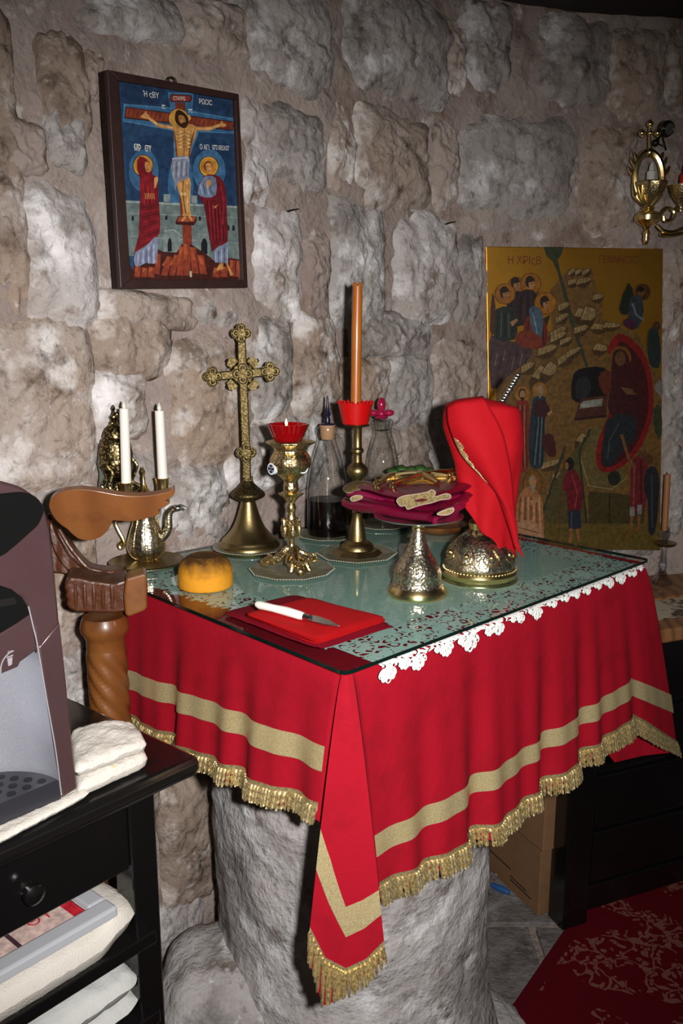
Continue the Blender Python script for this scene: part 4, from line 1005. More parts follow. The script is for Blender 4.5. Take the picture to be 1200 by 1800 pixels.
for k, (xb, yb, xt, yt, r) in enumerate(WC):
    aY = AY[xb]; a, b = pd(xb, yb+3, aY), pd(xt, yt, aY); s = sz(a, 1)
    c = thing('white_candle', ['white electric candle with plastic flame, left in the candelabrum', 'white electric candle with plastic flame, right in the candelabrum'][k], 'candle', a, 'white candles in the candelabrum')
    MB().tube([a, a+(b-a)*.5, b, b+ZUP*.0004], [8.8*s, 8.4*s, 8*s, 7*s], 20).build('shaft', M['wax_white'], c)
    f = [b+ZUP*t*14*s for t in (0,.25,.5,.75,1)]; MB().tube(f, [2.6*s, 4.2*s, 3.8*s, 2.2*s, .5*s], 10).build('plastic_flame', M['bulb_white'], c)
# censer standing on a small bracket on the wall
sw, zw = wall_hit(207, 868); gY = wall_pt(sw, zw, .06)[1]
gc = pd(207, 866, gY)
ce = thing('censer', 'pierced brass censer with domed lid behind the left white candle', 'censer', gc)
lathe_part('bowl', M['censer'], ce, gc, 207, [(8,868),(10,860),(7,852),(9,846),(20,838),(27,824),(29,812),(28,806)], 40, 2)
lathe_part('pierced_body', M['censer'], ce, gc, 209, [(29,806),(30,800),(28,788),(26,778),(21,770)], 40, 2)
lathe_part('domed_lid', M['censer'], ce, gc, 205, [(21,770),(22,767),(20,760),(16,752),(9,746),(5,742),(6,737),(8,733),(4,728),(2,722),(4,718),(1,712)], 40, 1)
mb = MB()
for x, y in ((200,733),(206,728),(212,735),(196,744),(216,745)): q = pd(x, y, gY-.004); mb.ball(q, .0045, 8, 6)
mb.build('openwork_finial', M['censer'], ce)
for x0, x1, dy in ((184,176,-.012), (194,188,-.035), (232,240,-.012)):
    MB().tube(smoothpoly([pd(x, y, gY+dy) for x, y in ((x0,806),(x1,818),(x0+4,832),(x0,846),(x1+4,856),(203,866))], 4, False), .0034, 8).build('scroll_handle', M['censer'], ce)
wb = MB(); bp = wall_pt(sw, gc[2], .0); n0 = norm(wall_pt(sw, 0, 1.)-wall_pt(sw, 0, 0)); t0 = np.cross(ZUP, n0)
wb.prism([bp+t0*.035-n0*.01-ZUP*.012, bp-t0*.035-n0*.01-ZUP*.012, bp-t0*.03+n0*.105-ZUP*.012, bp+t0*.03+n0*.105-ZUP*.012], ZUP*.012)
o = wb.build('wall_bracket', M['wood_dark'], None, loc=tuple(bp), smooth=False); tag(o, 'small wooden wall bracket under the brass censer behind the carved wing', 'bracket')
mb = MB(); q = [wall_pt(*wall_hit(x, y), .022) for x, y in ((166,770),(172,800),(184,850),(186,872),(160,872),(164,830),(160,812))]  # thin flat grey green piece set close to the wall
o = mb.prism(q, n0*.004).build('grey_green_piece', M['grey_green'], None, loc=tuple(q[0])); tag(o, 'flat grey green piece on the wall left of the censer', 'stone piece')

# ================================================================ carved wooden lectern with the eagle wing
lw0 = tab(-.066, .503, 0)
le = thing('carved_lectern', 'carved wooden eagle lectern post with spread wing and twisted column', 'lectern', lw0)
YL = lw0[1]
def lc_axis(z): return pd(np.interp(z, [.80,1.0], [195,181]), 1200, YL)[0]
top_z = pd(182, 1082, YL)[2]
def twist(i, j):
    a = 2*pi*i; z = .02+(top_z-.055-.02)*j; s = min(1, (top_z-.055-z)/.03); 
    r = .0325*(1+.17*s*(abs(cos(3.5*(a+z*26)))**.6-.75)) if z < top_z-.06 else .0315
    return (lw0[0]+r*cos(a)+(-.004)*0, lw0[1]+r*sin(a), z)
ax_b, ax_t = pd(196, 1275, YL), pd(184, 1100, YL)
def lean(p):    # the post leans as the photograph shows
    k = (p[2]-ax_b[2])/(ax_t[2]-ax_b[2]); x = ax_b[0]+(ax_t[0]-ax_b[0])*k
    return (p[0]-lw0[0]+x, p[1], p[2])
mb = MB().grid(lambda i, j: lean(twist(i, j)), 84, 150, closeu=True); mb.build('twisted_column', M['wood'], le, ang=180)
mb = MB().lathe([(.0315,top_z-.056),(.0315,top_z-.04),(.034,top_z-.034),(.0385,top_z-.026),(.040,top_z-.018),(.0375,top_z-.008),(.034,top_z)], 40, None, (lw0[0], lw0[1], 0)); mb.v = [lean(p) for p in mb.v]
mb.build('capital_ring', M['wood'], le)
mb = MB().lathe([(.034,.0),(.034,.02),(.033,.03),(.0325,.045)], 40, None, (lw0[0], lw0[1], 0)); mb.v = [lean(p) for p in mb.v]; mb.build('foot_ring', M['wood'], le)
# block above the column with ribbed end and the square pad
bn_ = norm(A3(.25,-1,0)); bt = np.cross(ZUP, bn_)
bp0 = A3(lw0[0], YL, 0)-A3(0,.038,0)
blk = [(118,1020),(124,1016),(140,1017),(160,1022),(200,1027),(222,1020),(222,1075),(200,1078),(135,1076),(122,1070),(116,1062),(119,1055),(114,1048),(117,1040),(112,1033),(115,1026)]
MB().prism([on3(x, y, bp0, bn_) for x, y in blk], -bn_*.07).build('block', M['wood_dark'], le, smooth=False, bev=.004)
bp1 = bp0+bn_*.018
pad = [(221,1018),(252,1009),(258,1011),(259,1068),(254,1074),(227,1085),(220,1082),(217,1050)]
MB().prism([on3(x, y, bp1, bn_) for x, y in pad], -bn_*.045).build('square_pad', M['wood'], le, smooth=False, bev=.004)
# neck: a curved carved sweep
prof_o = [(84,902),(100,930),(113,952),(128,975),(150,996),(180,1002),(212,1003),(208,1014),(185,1022),(158,1020),(135,1014),(112,1008),(92,1002),(82,960)]
np_n = norm(A3(.1,-1,.1))
MB().prism([on3(x, y, bp0-A3(0,.01,0), np_n) for x, y in smoothpoly(prof_o, 4)], -np_n*.05).build('carved_neck', M['wood_dark'], le, ang=30, bev=.004)
MB().prism([on3(x, y, bp0-A3(0,.028,0), np_n) for x, y in smoothpoly([(88,915),(98,940),(112,965),(126,985),(146,1002),(136,1008),(118,1000),(102,980),(90,950)], 4)], -np_n*.02).build('carved_feathers', M['wood_dark'], le, ang=30, bev=.004)
for q in ([(96,934),(110,962),(128,986),(150,1006)], [(92,950),(104,980),(124,1003)], [(104,930),(118,954),(134,976),(158,1000),(196,1008)]):
    MB().tube(smoothpoly([on3(x, y, bp0-A3(0,.012,0), np_n) for x, y in q], 5, False), .0032, 7).build('carved_ridge', M['wood_dark'], le)
for k in range(5):
    x = 132+k*16; MB().tube([on3(x, 1026+k*.6, bp0+bn_*.001, bn_), on3(x+1, 1048, bp0+bn_*.002, bn_), on3(x+1, 1070, bp0+bn_*.001, bn_)], [.002,.0036,.002], 7).build('carved_ridge', M['wood_dark'], le)
# wing: a tilted board
wn = norm(A3(.22,-1,-.22)); wp0 = pd(190, 900, YL-.085)
wing = [(86,890),(91,876),(103,867),(120,862),(143,860),(165,862),(187,866),(210,870),(235,872),(262,871),(285,867),(300,863),(307,859),(306,869),(300,875),(290,881),(299,884),(290,891),(277,897),(282,902),(268,909),(248,914),(228,917),(210,916),(199,915),(194,924),(187,935),(175,945),(158,950),(140,948),(128,940),(118,930),(106,922),(94,909)]
MB().prism([on3(x, y, wp0, wn) for x, y in smoothpoly(wing, 3)], -wn*.016).build('wing', M['wood'], le, ang=30, bev=.003)

# ================================================================ black console with coffee machine and towels
KA = norm(A3(.668,.744,0)); KB = norm(A3(-.78,.626,0)); KN = -norm(np.cross(ZUP, KA)); KN = KN if KN[1] < 0 else -KN
K0 = A3(-.206,1.102,0); ZC = .866
def con(a, b, z): return K0+KA*a+KB*b+ZUP*z
def onK(px, py, off=0): p = on3(px, py, K0+KN*off, KN); d = p-K0; return np.dot(d, KA), p[2]
ct = thing('console_table', 'black lacquered console table with drawer and two open shelves', 'table', con(-.3,.15,0))
CW, CD = .80, .36
kb = lambda mb, a0, a1, b0, b1, z0, z1: mb.box((a0,b0,z0),(a1,b1,z1), lambda a,b,z: con(a,b,z))
kb(MB(), -CW, .0, .0, CD, ZC-.030, ZC).build('top_board', M['black'], ct, smooth=False, bev=.007)
kb(MB(), -CW+.04, -.045, .035, CD-.035, ZC, ZC+.0015).build('top_inlay', M['black'], ct, smooth=False)
kb(MB(), -CW, .0, -.001, .010, ZC-.022, ZC-.006).build('worn_edge', M['black_worn'], ct, smooth=False, bev=.004)
for a0, b0 in ((-.106,.02),(-.106,CD-.06),(-CW+.03,.02),(-CW+.03,CD-.06)):
    kb(MB(), a0, a0+.042, b0, b0+.042, 0, ZC-.03).build('leg', M['black'], ct, smooth=False, bev=.003)
dr = kb(MB(), -CW+.075, -.108, .024, CD-.03, .728, ZC-.036).build('drawer', M['black'], ct, smooth=False, bev=.002)
ka, kz = onK(64, 1576, .0); mb = MB(); kp = con(ka, -.0, kz); pts = [kp-KN*.024, kp-KN*.020, kp-KN*.014, kp-KN*.010, kp-KN*.003, kp+KN*.002]
mb.tube(pts, [.010,.007,.0075,.0135,.0135,.006], 20); mb.build('knob', M['black'], dr)
kb(MB(), -CW+.03, -.066, .024, .034, ZC-.044, ZC-.029).build('apron', M['black'], ct, smooth=False)
for z in (.628, .495, .12): kb(MB(), -CW+.03, -.085, .002, CD-.02, z-.02, z).build('shelf', M['black'], ct, smooth=False, bev=.002)
kb(MB(), -CW+.03, -.066, CD-.03, CD-.02, .1, ZC-.03).build('back_panel', M['black_matte'], ct, smooth=False)

# machine
ZMT = ZC+.0015
mt = soft_slab([pz(x, y, ZMT+.006) for x, y in ((-60,1512),(161,1394),(120,1366),(-100,1470))], ZMT, .012, 40, .0012, 120, edge=12)
o = mt.build('machine_towel', M['terry'], None, loc=tuple(pz(90,1425,ZMT)), ang=180); tag(o, 'white terry towel spread under the coffee machine', 'towel')
ZB = ZMT+.012
mp0 = pz(108, 1404, ZB)
cm = thing('coffee_machine', 'plum and black coffee machine with silver cup recess on the console', 'coffee machine', mp0)
def onM(px, py, off=0.): return on3(px, py, mp0+KN*off, KN)
BK = KB*.26
def mpoly(pts, off=0.): return [onM(x, y, off) for x, y in pts]
dome = smoothpoly([(-130,868),(-70,850),(-20,844),(0,845),(32,854),(53,865),(73,883),(81,897)], 4, False)
head = dome + [np.array(p) for p in ((89,929),(96,990),(103,1064),(106,1096),(70,1146),(66,1135),(58,1100),(50,1066),(39,1050),(-130,1030))]
MB().prism(mpoly(head), BK).build('upper_housing', M['plum_plastic'], cm, ang=30, bev=.004)
MB().prism(mpoly([(66,1138),(106,1092),(117,1196),(126,1290),(137,1382),(137,1386),(108,1404),(98,1320),(84,1240)]), BK).build('side_column', M['plum_plastic'], cm, ang=30, bev=.003)
blk_p = smoothpoly([(-130,880),(-70,872),(0,868),(39,865),(64,874),(79,894)], 4, False)+smoothpoly([(79,897),(68,922),(46,943),(21,965),(0,979),(-60,1000),(-130,1015)], 4, False)
MB().prism(mpoly(blk_p, .003), -KN*.006).build('gloss_top_panel', M['gloss_black'], cm, ang=30, bev=.001)
win = [(-130,1010),(0,1029),(21,1036),(39,1050),(49,1066),(53,1080),(30,1096),(0,1114),(-130,1170)]
MB().prism(mpoly(win, .002), -KN*.006).build('display_window', M['gloss_black'], cm, ang=30, bev=.0008)
MB().prism(mpoly([(-130,1078),(24,1050),(29,1056),(29,1062),(-130,1090)], .003), -KN*.003).build('window_slot', M['black_matte'], cm, smooth=False)
MB().prism(mpoly([(-130,1170),(0,1114),(53,1081),(59,1102),(66,1142),(36,1164),(32,1173),(0,1186),(-130,1245)]), BK*.4).build('button_panel', M['plum_plastic'], cm, ang=30, bev=.002)
mb = MB(); mb.tube(smoothpoly(mpoly([(1,1184),(2,1170),(7,1158),(16,1148),(24,1144)], .001), 4, False), .0008, 5)
mb.prism(mpoly([(13,1158),(22,1155),(21,1168),(15,1171)], .0012), -KN*.002); mb.prism(mpoly([(12,1155),(23,1151),(23,1153),(12,1157)], .0012), -KN*.002)
for x in (14,17,20): mb.tube(mpoly([(x,1151-x*.2),(x+1,1147-x*.2)], .001), .0005, 5)
mb.build('cup_symbol', M['pale_edge'], cm)
trim = smoothpoly(mpoly([(50,1066),(58,1100),(66,1135),(84,1240),(98,1320),(108,1398)], .0015), 4, False)
MB().tube(trim, .0009, 6).build('edge_trim', M['pale_edge'], cm)
mb = MB()
def chute(i, j):
    a = pi*.96*i; z0 = mp0[2]+.012; z1 = onM(66,1140)[2]+.03; z = z0+(z1-z0)*j
    ar = np.interp(z, [onM(108,1402)[2], onM(66,1138)[2]], [np.dot(onM(108,1402)-mp0, KA), np.dot(onM(66,1138)-mp0, KA)])
    return mp0+KA*(ar-.09+.09*cos(a))-KN*(.10*sin(a))+ZUP*(z-mp0[2])
mb.grid(chute, 40, 12); mb.build('silver_recess', M['steel'], cm, ang=180)
# drip tray: rounded front, black rim, perforated grille
ta = np.dot(onM(107,1402)-mp0, KA)
def tray_out(s=1., n=20): return [mp0+KA*(ta-.10+.10*s*cos(a))-KN*(.095*s*sin(a)) for a in np.linspace(0, pi, n)] + [mp0+KA*(ta-.20*(1 if s == 1 else .985))+KN*.004*0, mp0+KA*(ta-.0)]
tz1 = .026
MB().prism([p for p in tray_out()], ZUP*tz1).build('drip_tray', M['tray_grey'], cm, ang=30, bev=.001)
MB().prism([p+ZUP*tz1 for p in tray_out(.96)[:20]], ZUP*.002).build('grille', M['tray_grey'], cm, ang=30)
mb = MB()
for i in range(9):
    for j in range(5):
        a = ta-.018-.02*i-(.01 if j % 2 else 0); b = .012+.016*j
        if ((a-(ta-.10))/.09)**2+(b/.085)**2 > .9: continue
        c = mp0+KA*a-KN*b+ZUP*(tz1+.0022); r = .0055
        mb.prism([c+KA*r*cos(t)+KN*r*sin(t) for t in np.linspace(0,2*pi,14,endpoint=False)], ZUP*.0004)
mb.build('grille_holes', M['black_matte'], cm, kind='stuff')

# folded towels on the console
tq = [(133,1389),(262,1338),(259,1296),(128,1318)]
tw = [pz(x, y, ZMT+.02) for x, y in tq]
hw = thing('folded_towels', 'white folded hand towel on the console, lower one with yellow stitching', 'towel', pz(200,1345,ZMT), 'folded white towels on the console')
lowt = soft_slab([pz(x, y, ZMT+.012) for x, y in ((136,1396),(262,1338),(240,1300),(120,1335))], ZMT, .026, 40, .0022, 70, edge=10, seed=2, ex=.4).build('terry_fold', M['terry'], hw, ang=180)
mb = MB()
for (cx, cy, w_, h_) in ((152,1352,14,16),(190,1345,12,9),(233,1322,9,10)):
    p = [pd(cx+w_*cos(t)*(.7+.3*sin(3*t)), cy+h_*sin(t)*(.8+.3*cos(2*t)), pz(cx,cy+12,ZMT+.01)[1]-.012) for t in np.linspace(0,5.4,22)]; mb.tube(p, .0012, 5)
mb.build('yellow_stitching', M['stain'], hw)
h2 = thing('folded_towels', 'white folded hand towel lying on top of another beside the coffee machine', 'towel', pz(200,1320,ZMT+.027), 'folded white towels on the console')
soft_slab([pz(x, y, ZMT+.042) for x, y in ((130,1358),(260,1306),(236,1274),(122,1288))], ZMT+.0275, .022, 40, .0026, 60, edge=10, seed=5, ex=.4, sag=lambda i, j: .008*sin(3.*i)*(j)).build('terry_fold', M['terry'], h2, ang=180)
# first shelf: thick towel with the framed print on it
ZS1 = .628
s1 = soft_slab([con(-.62,.004,0), con(-.088,.004,0), con(-.105,.27,0), con(-.62,.28,0)], ZS1+.0005, .056, 60, .0018, 90, edge=7, ex=.36, sag=lambda i, j: -.012*max(0, min(1, (.90-i)/.05))*(1 if i < .95 else 0))
o = s1.build('shelf_towel', M['terry'], None, loc=tuple(con(-.3,.15,ZS1)), ang=180); tag(o, 'thick white terry towel under the framed print on the upper shelf', 'towel')
fz = ZS1+.0435
fp = thing('framed_print', 'grey framed holy picture lying flat on the shelf towel', 'picture', con(-.36,.15,fz))
def lie(a, b, z): return con(a, b, z)
F0, F1, G0, G1 = -.50, -.135, .016, .23
for nm, q in (('front', (F0,F1,G0,G0+.028)), ('back', (F0,F1,G1-.028,G1)), ('left', (F0,F0+.028,G0+.028,G1-.028)), ('right', (F1-.028,F1,G0+.028,G1-.028))):
    kb(MB(), q[0], q[1], q[2], q[3], fz, fz+.017).build('frame_bar', M['picture_frame_grey'], fp, smooth=False, bev=.004)
mb = MB()
def pr_(a0, a1, b0, b1, col, k): mb.face([con(a0,b0,fz+.010+.0003*k), con(a1,b0,fz+.010+.0003*k), con(a1,b1,fz+.010+.0003*k), con(a0,b1,fz+.010+.0003*k)], lin(*col))
pr_(F0+.02, F1-.02, G0+.02, G1-.02, (214,186,176), 0); pr_(F1-.046, F1-.029, G0+.02, G1-.02, (190,40,52), 1)
pr_(F1-.030, F1-.02, G0+.02, G1-.02, (206,206,206), 1)
def blob(a, b, ra, rb, col, k): mb.face([con(a+ra*cos(t), b+rb*sin(t), fz+.010+.0003*k) for t in np.linspace(0,2*pi,20,endpoint=False)], lin(*col))
blob(-.42,.10,.09,.06,(190,112,104),1); blob(-.36,.12,.05,.05,(150,180,206),2); blob(-.44,.075,.03,.02,(206,150,120),3)
pr_(-.262,-.256,G0+.02,G1-.02,(74,50,60),2)
mb.build('print', M['print'], fp, smooth=False, cols=True)
for t_, a, b in (('ΘΥ', -.232, .072), ('ΞΕΒΕ', -.315, .082)):
    text_part(t_, .026 if len(t_) == 2 else .015, M['ink_red'], fp, con(a, b, fz+.0115), KA, KB, 'lettering')
ZS2 = .495
bc1 = soft_slab([con(-.50,.012,0), con(-.092,.012,0), con(-.11,.26,0), con(-.50,.27,0)], ZS2+.0005, .034, 36, .003, 50, edge=8, seed=11, ex=.45); 
o = bc1.build('white_cloth', M['linen'], None, loc=tuple(con(-.3,.15,ZS2)), ang=180); tag(o, 'white folded cloth at the bottom of the pile on the lower shelf', 'cloth', 'white cloths on the lower shelf')
bc2 = soft_slab([con(-.40,.014,0), con(-.098,.008,0), con(-.12,.25,0), con(-.40,.26,0)], ZS2+.036, .046, 36, .004, 40, edge=8, seed=21, ex=.45, sag=lambda i, j: -.012*(1-i))
o = bc2.build('white_cloth', M['linen'], None, loc=tuple(con(-.3,.15,ZS2+.03)), ang=180); tag(o, 'white folded cloth on top of the pile on the lower shelf', 'cloth', 'white cloths on the lower shelf')

# ================================================================ PAINTED ICONS
class Paint:
    """flat painted shapes on a board: outlines on the board plane, each layer a hair above the last"""
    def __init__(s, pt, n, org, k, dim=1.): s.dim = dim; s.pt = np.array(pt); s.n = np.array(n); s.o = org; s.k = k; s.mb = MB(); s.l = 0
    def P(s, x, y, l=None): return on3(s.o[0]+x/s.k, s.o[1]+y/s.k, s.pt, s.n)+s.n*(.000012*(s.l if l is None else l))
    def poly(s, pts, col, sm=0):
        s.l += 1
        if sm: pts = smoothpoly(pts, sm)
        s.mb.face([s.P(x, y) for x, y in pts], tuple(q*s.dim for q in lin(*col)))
    def ell(s, cx, cy, rx, ry, col, n=26, rot=0.):
        c_, q = cos(rot), sin(rot)
        s.poly([(cx+rx*cos(t)*c_-ry*sin(t)*q, cy+rx*cos(t)*q+ry*sin(t)*c_) for t in np.linspace(0,2*pi,n,endpoint=False)], col)
    def line(s, pts, w_, col):
        s.l += 1; pts = [np.array(p, float) for p in pts]
        for a, b in zip(pts[:-1], pts[1:]):
            d = b-a; d = d/(np.linalg.norm(d)+1e-9); e = np.array([-d[1], d[0]])*w_/2
            s.mb.face([s.P(*p) for p in (a+e, b+e, b-e, a-e)], tuple(q*s.dim for q in lin(*col)))
    def build(s, m, par, name='painting'):
        for i, f in enumerate(s.mb.f):
            v = [np.array(s.mb.v[k]) for k in f]; nn = sum((np.cross(v[k]-v[0], v[k+1]-v[0]) for k in range(1, len(v)-1)), np.zeros(3))
            if np.dot(nn, s.n) < 0: s.mb.f[i] = f[::-1]
        return s.mb.build(name, m, par, smooth=False, cols=True)

# ---- small crucifixion icon hung on the left wall
wn_ = -TV; pw = tab(0,.68,0)+wn_*.055
pBL, pBR = on3(212,508,pw,wn_), on3(436,506,pw,wn_)
th = radians(2.5); up_ = ZUP*cos(th)+wn_*sin(th); hz = norm(pBR-pBL); inn = np.cross(hz, up_); inn = norm(inn); inn = inn if np.dot(inn, wn_) > 0 else -inn
ic = thing('crucifixion_icon', 'painted crucifixion icon in a dark wooden frame on the left wall', 'icon', (pBL+pBR)/2)
def ip(px, py, off=0.): return on3(px, py, pBL+inn*off, inn)
Q = [(188,122),(420,165),(436,506),(212,508)]; q3_ = [ip(*p) for p in Q]       # outer front corners
I = [(209,141),(413,175),(426.5,492),(230,491)]; i3_ = [ip(*p) for p in I]
nb = -inn*.028
for a, b in ((0,1),(1,2),(2,3),(3,0)):
    MB().prism([q3_[a], q3_[b], i3_[b], i3_[a]], nb).build('frame_bar', M['frame_wood'], ic, smooth=False, bev=.0015)
MB().prism([p-inn*.010 for p in q3_], -inn*.016).build('back_board', M['frame_wood'], ic, smooth=False)
h = ip(303,152,-.014); MB().tube([h+ZUP*.009+hz*.009*0+hz*.008*cos(t)+ZUP*.006*sin(t) for t in np.linspace(0,2*pi,14)], .0016, 6).build('hanging_hook', M['brass'], ic)
PA = Paint(pBL-inn*.0085, inn, (170,100), 4.)
blue, dk, glow = (44,78,112), (28,52,82), (74,124,160)
PA.poly([(155,160),(980,296),(1030,1575),(240,1570)], (38,66,98))
PA.poly([(155,160),(500,215),(440,330),(180,330)], (34,56,86), 0); PA.poly([(660,240),(980,296),(985,420),(700,350)], (34,56,86))
PA.poly([(240,600),(520,560),(540,700),(520,1010),(235,1000)], (32,58,90), 3); PA.poly([(700,600),(980,640),(1000,1040),(860,1040),(700,980)], (32,58,90), 3)
PA.poly([(190,330),(520,355),(500,250),(680,255),(670,380),(980,435),(975,540),(720,530),(640,720),(540,720),(540,520),(185,455)], glow, 0); PA.poly([(198,338),(525,366),(510,258),(672,262),(662,388),(972,443),(966,530),(705,520),(625,720),(555,720),(555,510),(190,445)], (58,102,140))
PA.ell(330,800,105,150,(58,100,138)); PA.ell(790,800,115,150,(62,106,144)); PA.ell(590,900,90,220,(56,98,134))
for (x0,y0,x1,y1) in ((470,965,515,1020),(665,975,705,1030)): PA.poly([(x0,y0),(x1,y0),(x1,y1),(x0,y1)], (128,138,136))
PA.poly([(185,1008),(1010,1050),(1030,1445),(205,1398)], (104,118,116)); PA.poly([(185,1008),(1010,1050),(1010,1064),(185,1024)], (146,158,152)); PA.line([(228,1100),(995,1130)], 5, (140,150,146)); PA.line([(235,1260),(1005,1310)], 5, (140,150,146))
PA.poly([(470,1225),(580,1225),(600,1400),(470,1390)], (120,132,128)); PA.line([(470,1225),(540,1215),(600,1260)], 6, (160,168,162)); PA.poly([(700,1240),(790,1245),(795,1400),(700,1395)], (118,130,126))
for cx, cy, w_, h_ in ((512,1320,14,48),(755,1330,22,56),(252,1133,8,18),(488,1130,8,16),(724,1135,8,16),(922,1200,9,20),(960,1202,9,20)):
    PA.poly([(cx-w_,cy+h_),(cx-w_,cy-h_*.3),(cx-w_*.6,cy-h_*.8),(cx,cy-h_),(cx+w_*.6,cy-h_*.8),(cx+w_,cy-h_*.3),(cx+w_,cy+h_)], (24,28,34))
rk, rk2 = (136,58,38), (166,80,48)
PA.poly([(255,1500),(262,1380),(420,1350),(470,1370),(560,1375),(600,1315),(640,1300),(680,1330),(760,1380),(830,1440),(905,1410),(1015,1425),(1030,1600),(210,1600),(215,1440)], (64,28,24))
for x0, y0, w_, hh_, sl in ((262,1470,40,80,8),(310,1480,40,70,8),(358,1475,44,76,8),(405,1380,36,150,8),(450,1400,44,140,40),(505,1390,40,150,38),(560,1330,44,210,20),(610,1310,48,230,-6),(668,1335,46,190,-20),(725,1390,50,140,-24),(812,1480,46,72,10),(866,1470,50,80,6),(930,1425,38,120,4),(975,1430,28,120,4)):
    PA.poly([(x0+sl,y0),(x0+sl+w_,y0+6),(x0+w_,y0+hh_),(x0,y0+hh_-6)], rk); PA.poly([(x0+sl+4,y0+4),(x0+sl+w_*.6,y0+8),(x0+w_*.55,y0+hh_*.5),(x0+5,y0+hh_*.48)], rk2)
br = (122,52,36)
PA.poly([(203,350),(962,455),(955,520),(192,432)], (46,20,20)); PA.poly([(208,356),(957,460),(951,513),(200,426)], br)
for k in range(24): x = 215+k*31; PA.line([(x,366+(x-205)*.139),(x-12,420+(x-205)*.116)], 5, (150,78,52))
PA.poly([(548,320),(618,325),(650,1180),(590,1180)], br); PA.poly([(598,1180),(664,1185),(668,1315),(604,1312)], (128,54,40))
PA.poly([(508,300),(520,262),(655,268),(668,290),(655,318),(520,318)], (54,22,22)); PA.poly([(516,298),(526,268),(650,274),(660,292),(650,312),(524,312)], (134,50,42))
PA.ell(572,432,72,70,(60,34,14)); PA.ell(572,432,68,66,(196,144,62)); PA.ell(640,430,20,20,(210,160,80))
sk, skd, skl = (190,138,78), (120,74,36), (222,178,116)
PA.poly([(330,395),(345,380),(352,402),(375,425),(430,468),(540,488),(545,512),(430,496),(360,440),(300,425)], sk); PA.poly([(690,490),(790,492),(860,470),(880,446),(884,466),(910,476),(905,490),(860,492),(790,520),(692,518)], sk)
PA.line([(360,432),(430,480),(540,500)], 6, skl); PA.line([(692,506),(790,506),(860,482)], 6, skl)
PA.poly([(535,485),(610,470),(695,488),(690,560),(665,620),(645,705),(558,705),(552,620),(545,560)], sk, 3); PA.poly([(535,485),(552,560),(560,620),(566,705),(556,705),(548,620),(540,560)], skd); PA.poly([(690,500),(668,610),(650,705),(638,705),(650,610),(672,540)], skd)
for k in range(5): PA.line([(562+k*2,525+k*24),(600,540+k*24),(612,530+k*24)], 5, skd); PA.line([(665-k*3,525+k*24),(630,540+k*24),(618,530+k*24)], 5, skd); PA.ell(586,530+k*26,14,7,skl); PA.ell(642,530+k*26,14,7,skl)
PA.line([(614,500),(610,700)], 4, skd)
PA.poly([(560,375),(600,385),(640,430),(632,490),(600,500),(560,470),(545,430)], (52,28,16), 3); PA.poly([(575,410),(605,415),(622,450),(612,480),(588,470),(572,440)], (178,120,66), 3); PA.poly([(590,470),(622,460),(625,492),(604,500)], (60,30,18), 2); PA.line([(582,432),(592,436)], 4, (50,26,14)); PA.line([(604,440),(614,446)], 4, (50,26,14)); PA.line([(600,440),(598,458)], 4, skl)
PA.poly([(558,850),(650,850),(655,950),(652,1080),(668,1135),(650,1150),(632,1125),(612,1120),(592,1155),(586,1140),(602,1100),(590,1000),(568,930)], sk, 2); PA.line([(605,870),(600,960),(622,1100)], 8, skd); PA.line([(632,880),(634,1090)], 8, skl); PA.ell(594,965,9,12,skl); PA.ell(618,965,9,12,skl)
PA.poly([(528,712),(640,702),(646,760),(640,855),(600,862),(560,900),(548,945),(540,880),(524,830)], (128,134,150), 2)
for k in range(6): PA.line([(540+k*18,735),(536+k*18,850-k*2)], 5, (74,80,98) if k % 2 else (180,184,196))
PA.line([(528,718),(640,708)], 9, (176,180,192))
PA.poly([(572,1118),(698,1122),(700,1150),(680,1186),(552,1178),(550,1160)], (66,26,22)); PA.poly([(576,1122),(694,1126),(682,1160),(560,1160)], (150,70,48)); PA.poly([(612,1120),(632,1125),(600,1158),(586,1150)], sk); PA.poly([(632,1112),(652,1118),(676,1150),(660,1156)], sk)
# woman in red
PA.ell(322,766,72,78,(56,30,14)); PA.ell(322,766,67,73,(204,150,62)); PA.ell(322,766,58,64,(180,122,46))
PA.poly([(302,700),(345,720),(384,780),(388,830),(425,850),(430,990),(440,1110),(438,1240),(380,1300),(270,1370),(262,1360),(290,1260),(296,1100),(302,960),(298,850),(280,790),(282,730)], (112,22,30), 2)
PA.poly([(335,740),(365,748),(382,790),(364,812),(340,800)], (186,128,76), 3); PA.line([(352,760),(364,764)], 4, (60,30,20)); PA.line([(362,764),(360,782)], 4, (220,170,120)); PA.line([(350,796),(366,796)], 4, (120,50,40))
PA.poly([(400,850),(422,842),(428,862),(412,920),(396,930)], (196,142,88)); PA.poly([(300,860),(380,850),(400,960),(330,1040),(305,980)], (132,28,36), 2)
for k in range(8): PA.line([(306+k*4,1060+k*34),(430,1040+k*30)], 6, (152,30,38) if k % 2 else (84,14,24))
for k in range(5): PA.line([(322+k*16,900+k*10),(332+k*12,1030)], 5, (84,14,24) if k % 2 else (158,40,48))
for k in range(6): PA.line([(335+k*12,960),(342+k*12,1000)], 4, (206,150,80))
PA.poly([(262,1385),(330,1345),(400,1270),(425,1290),(412,1450),(350,1445),(300,1470),(264,1465)], (128,134,160), 2)
for k in range(7): PA.line([(288+k*18,1385-k*12),(284+k*19,1455)], 5, (74,80,116) if k % 2 else (184,188,208))
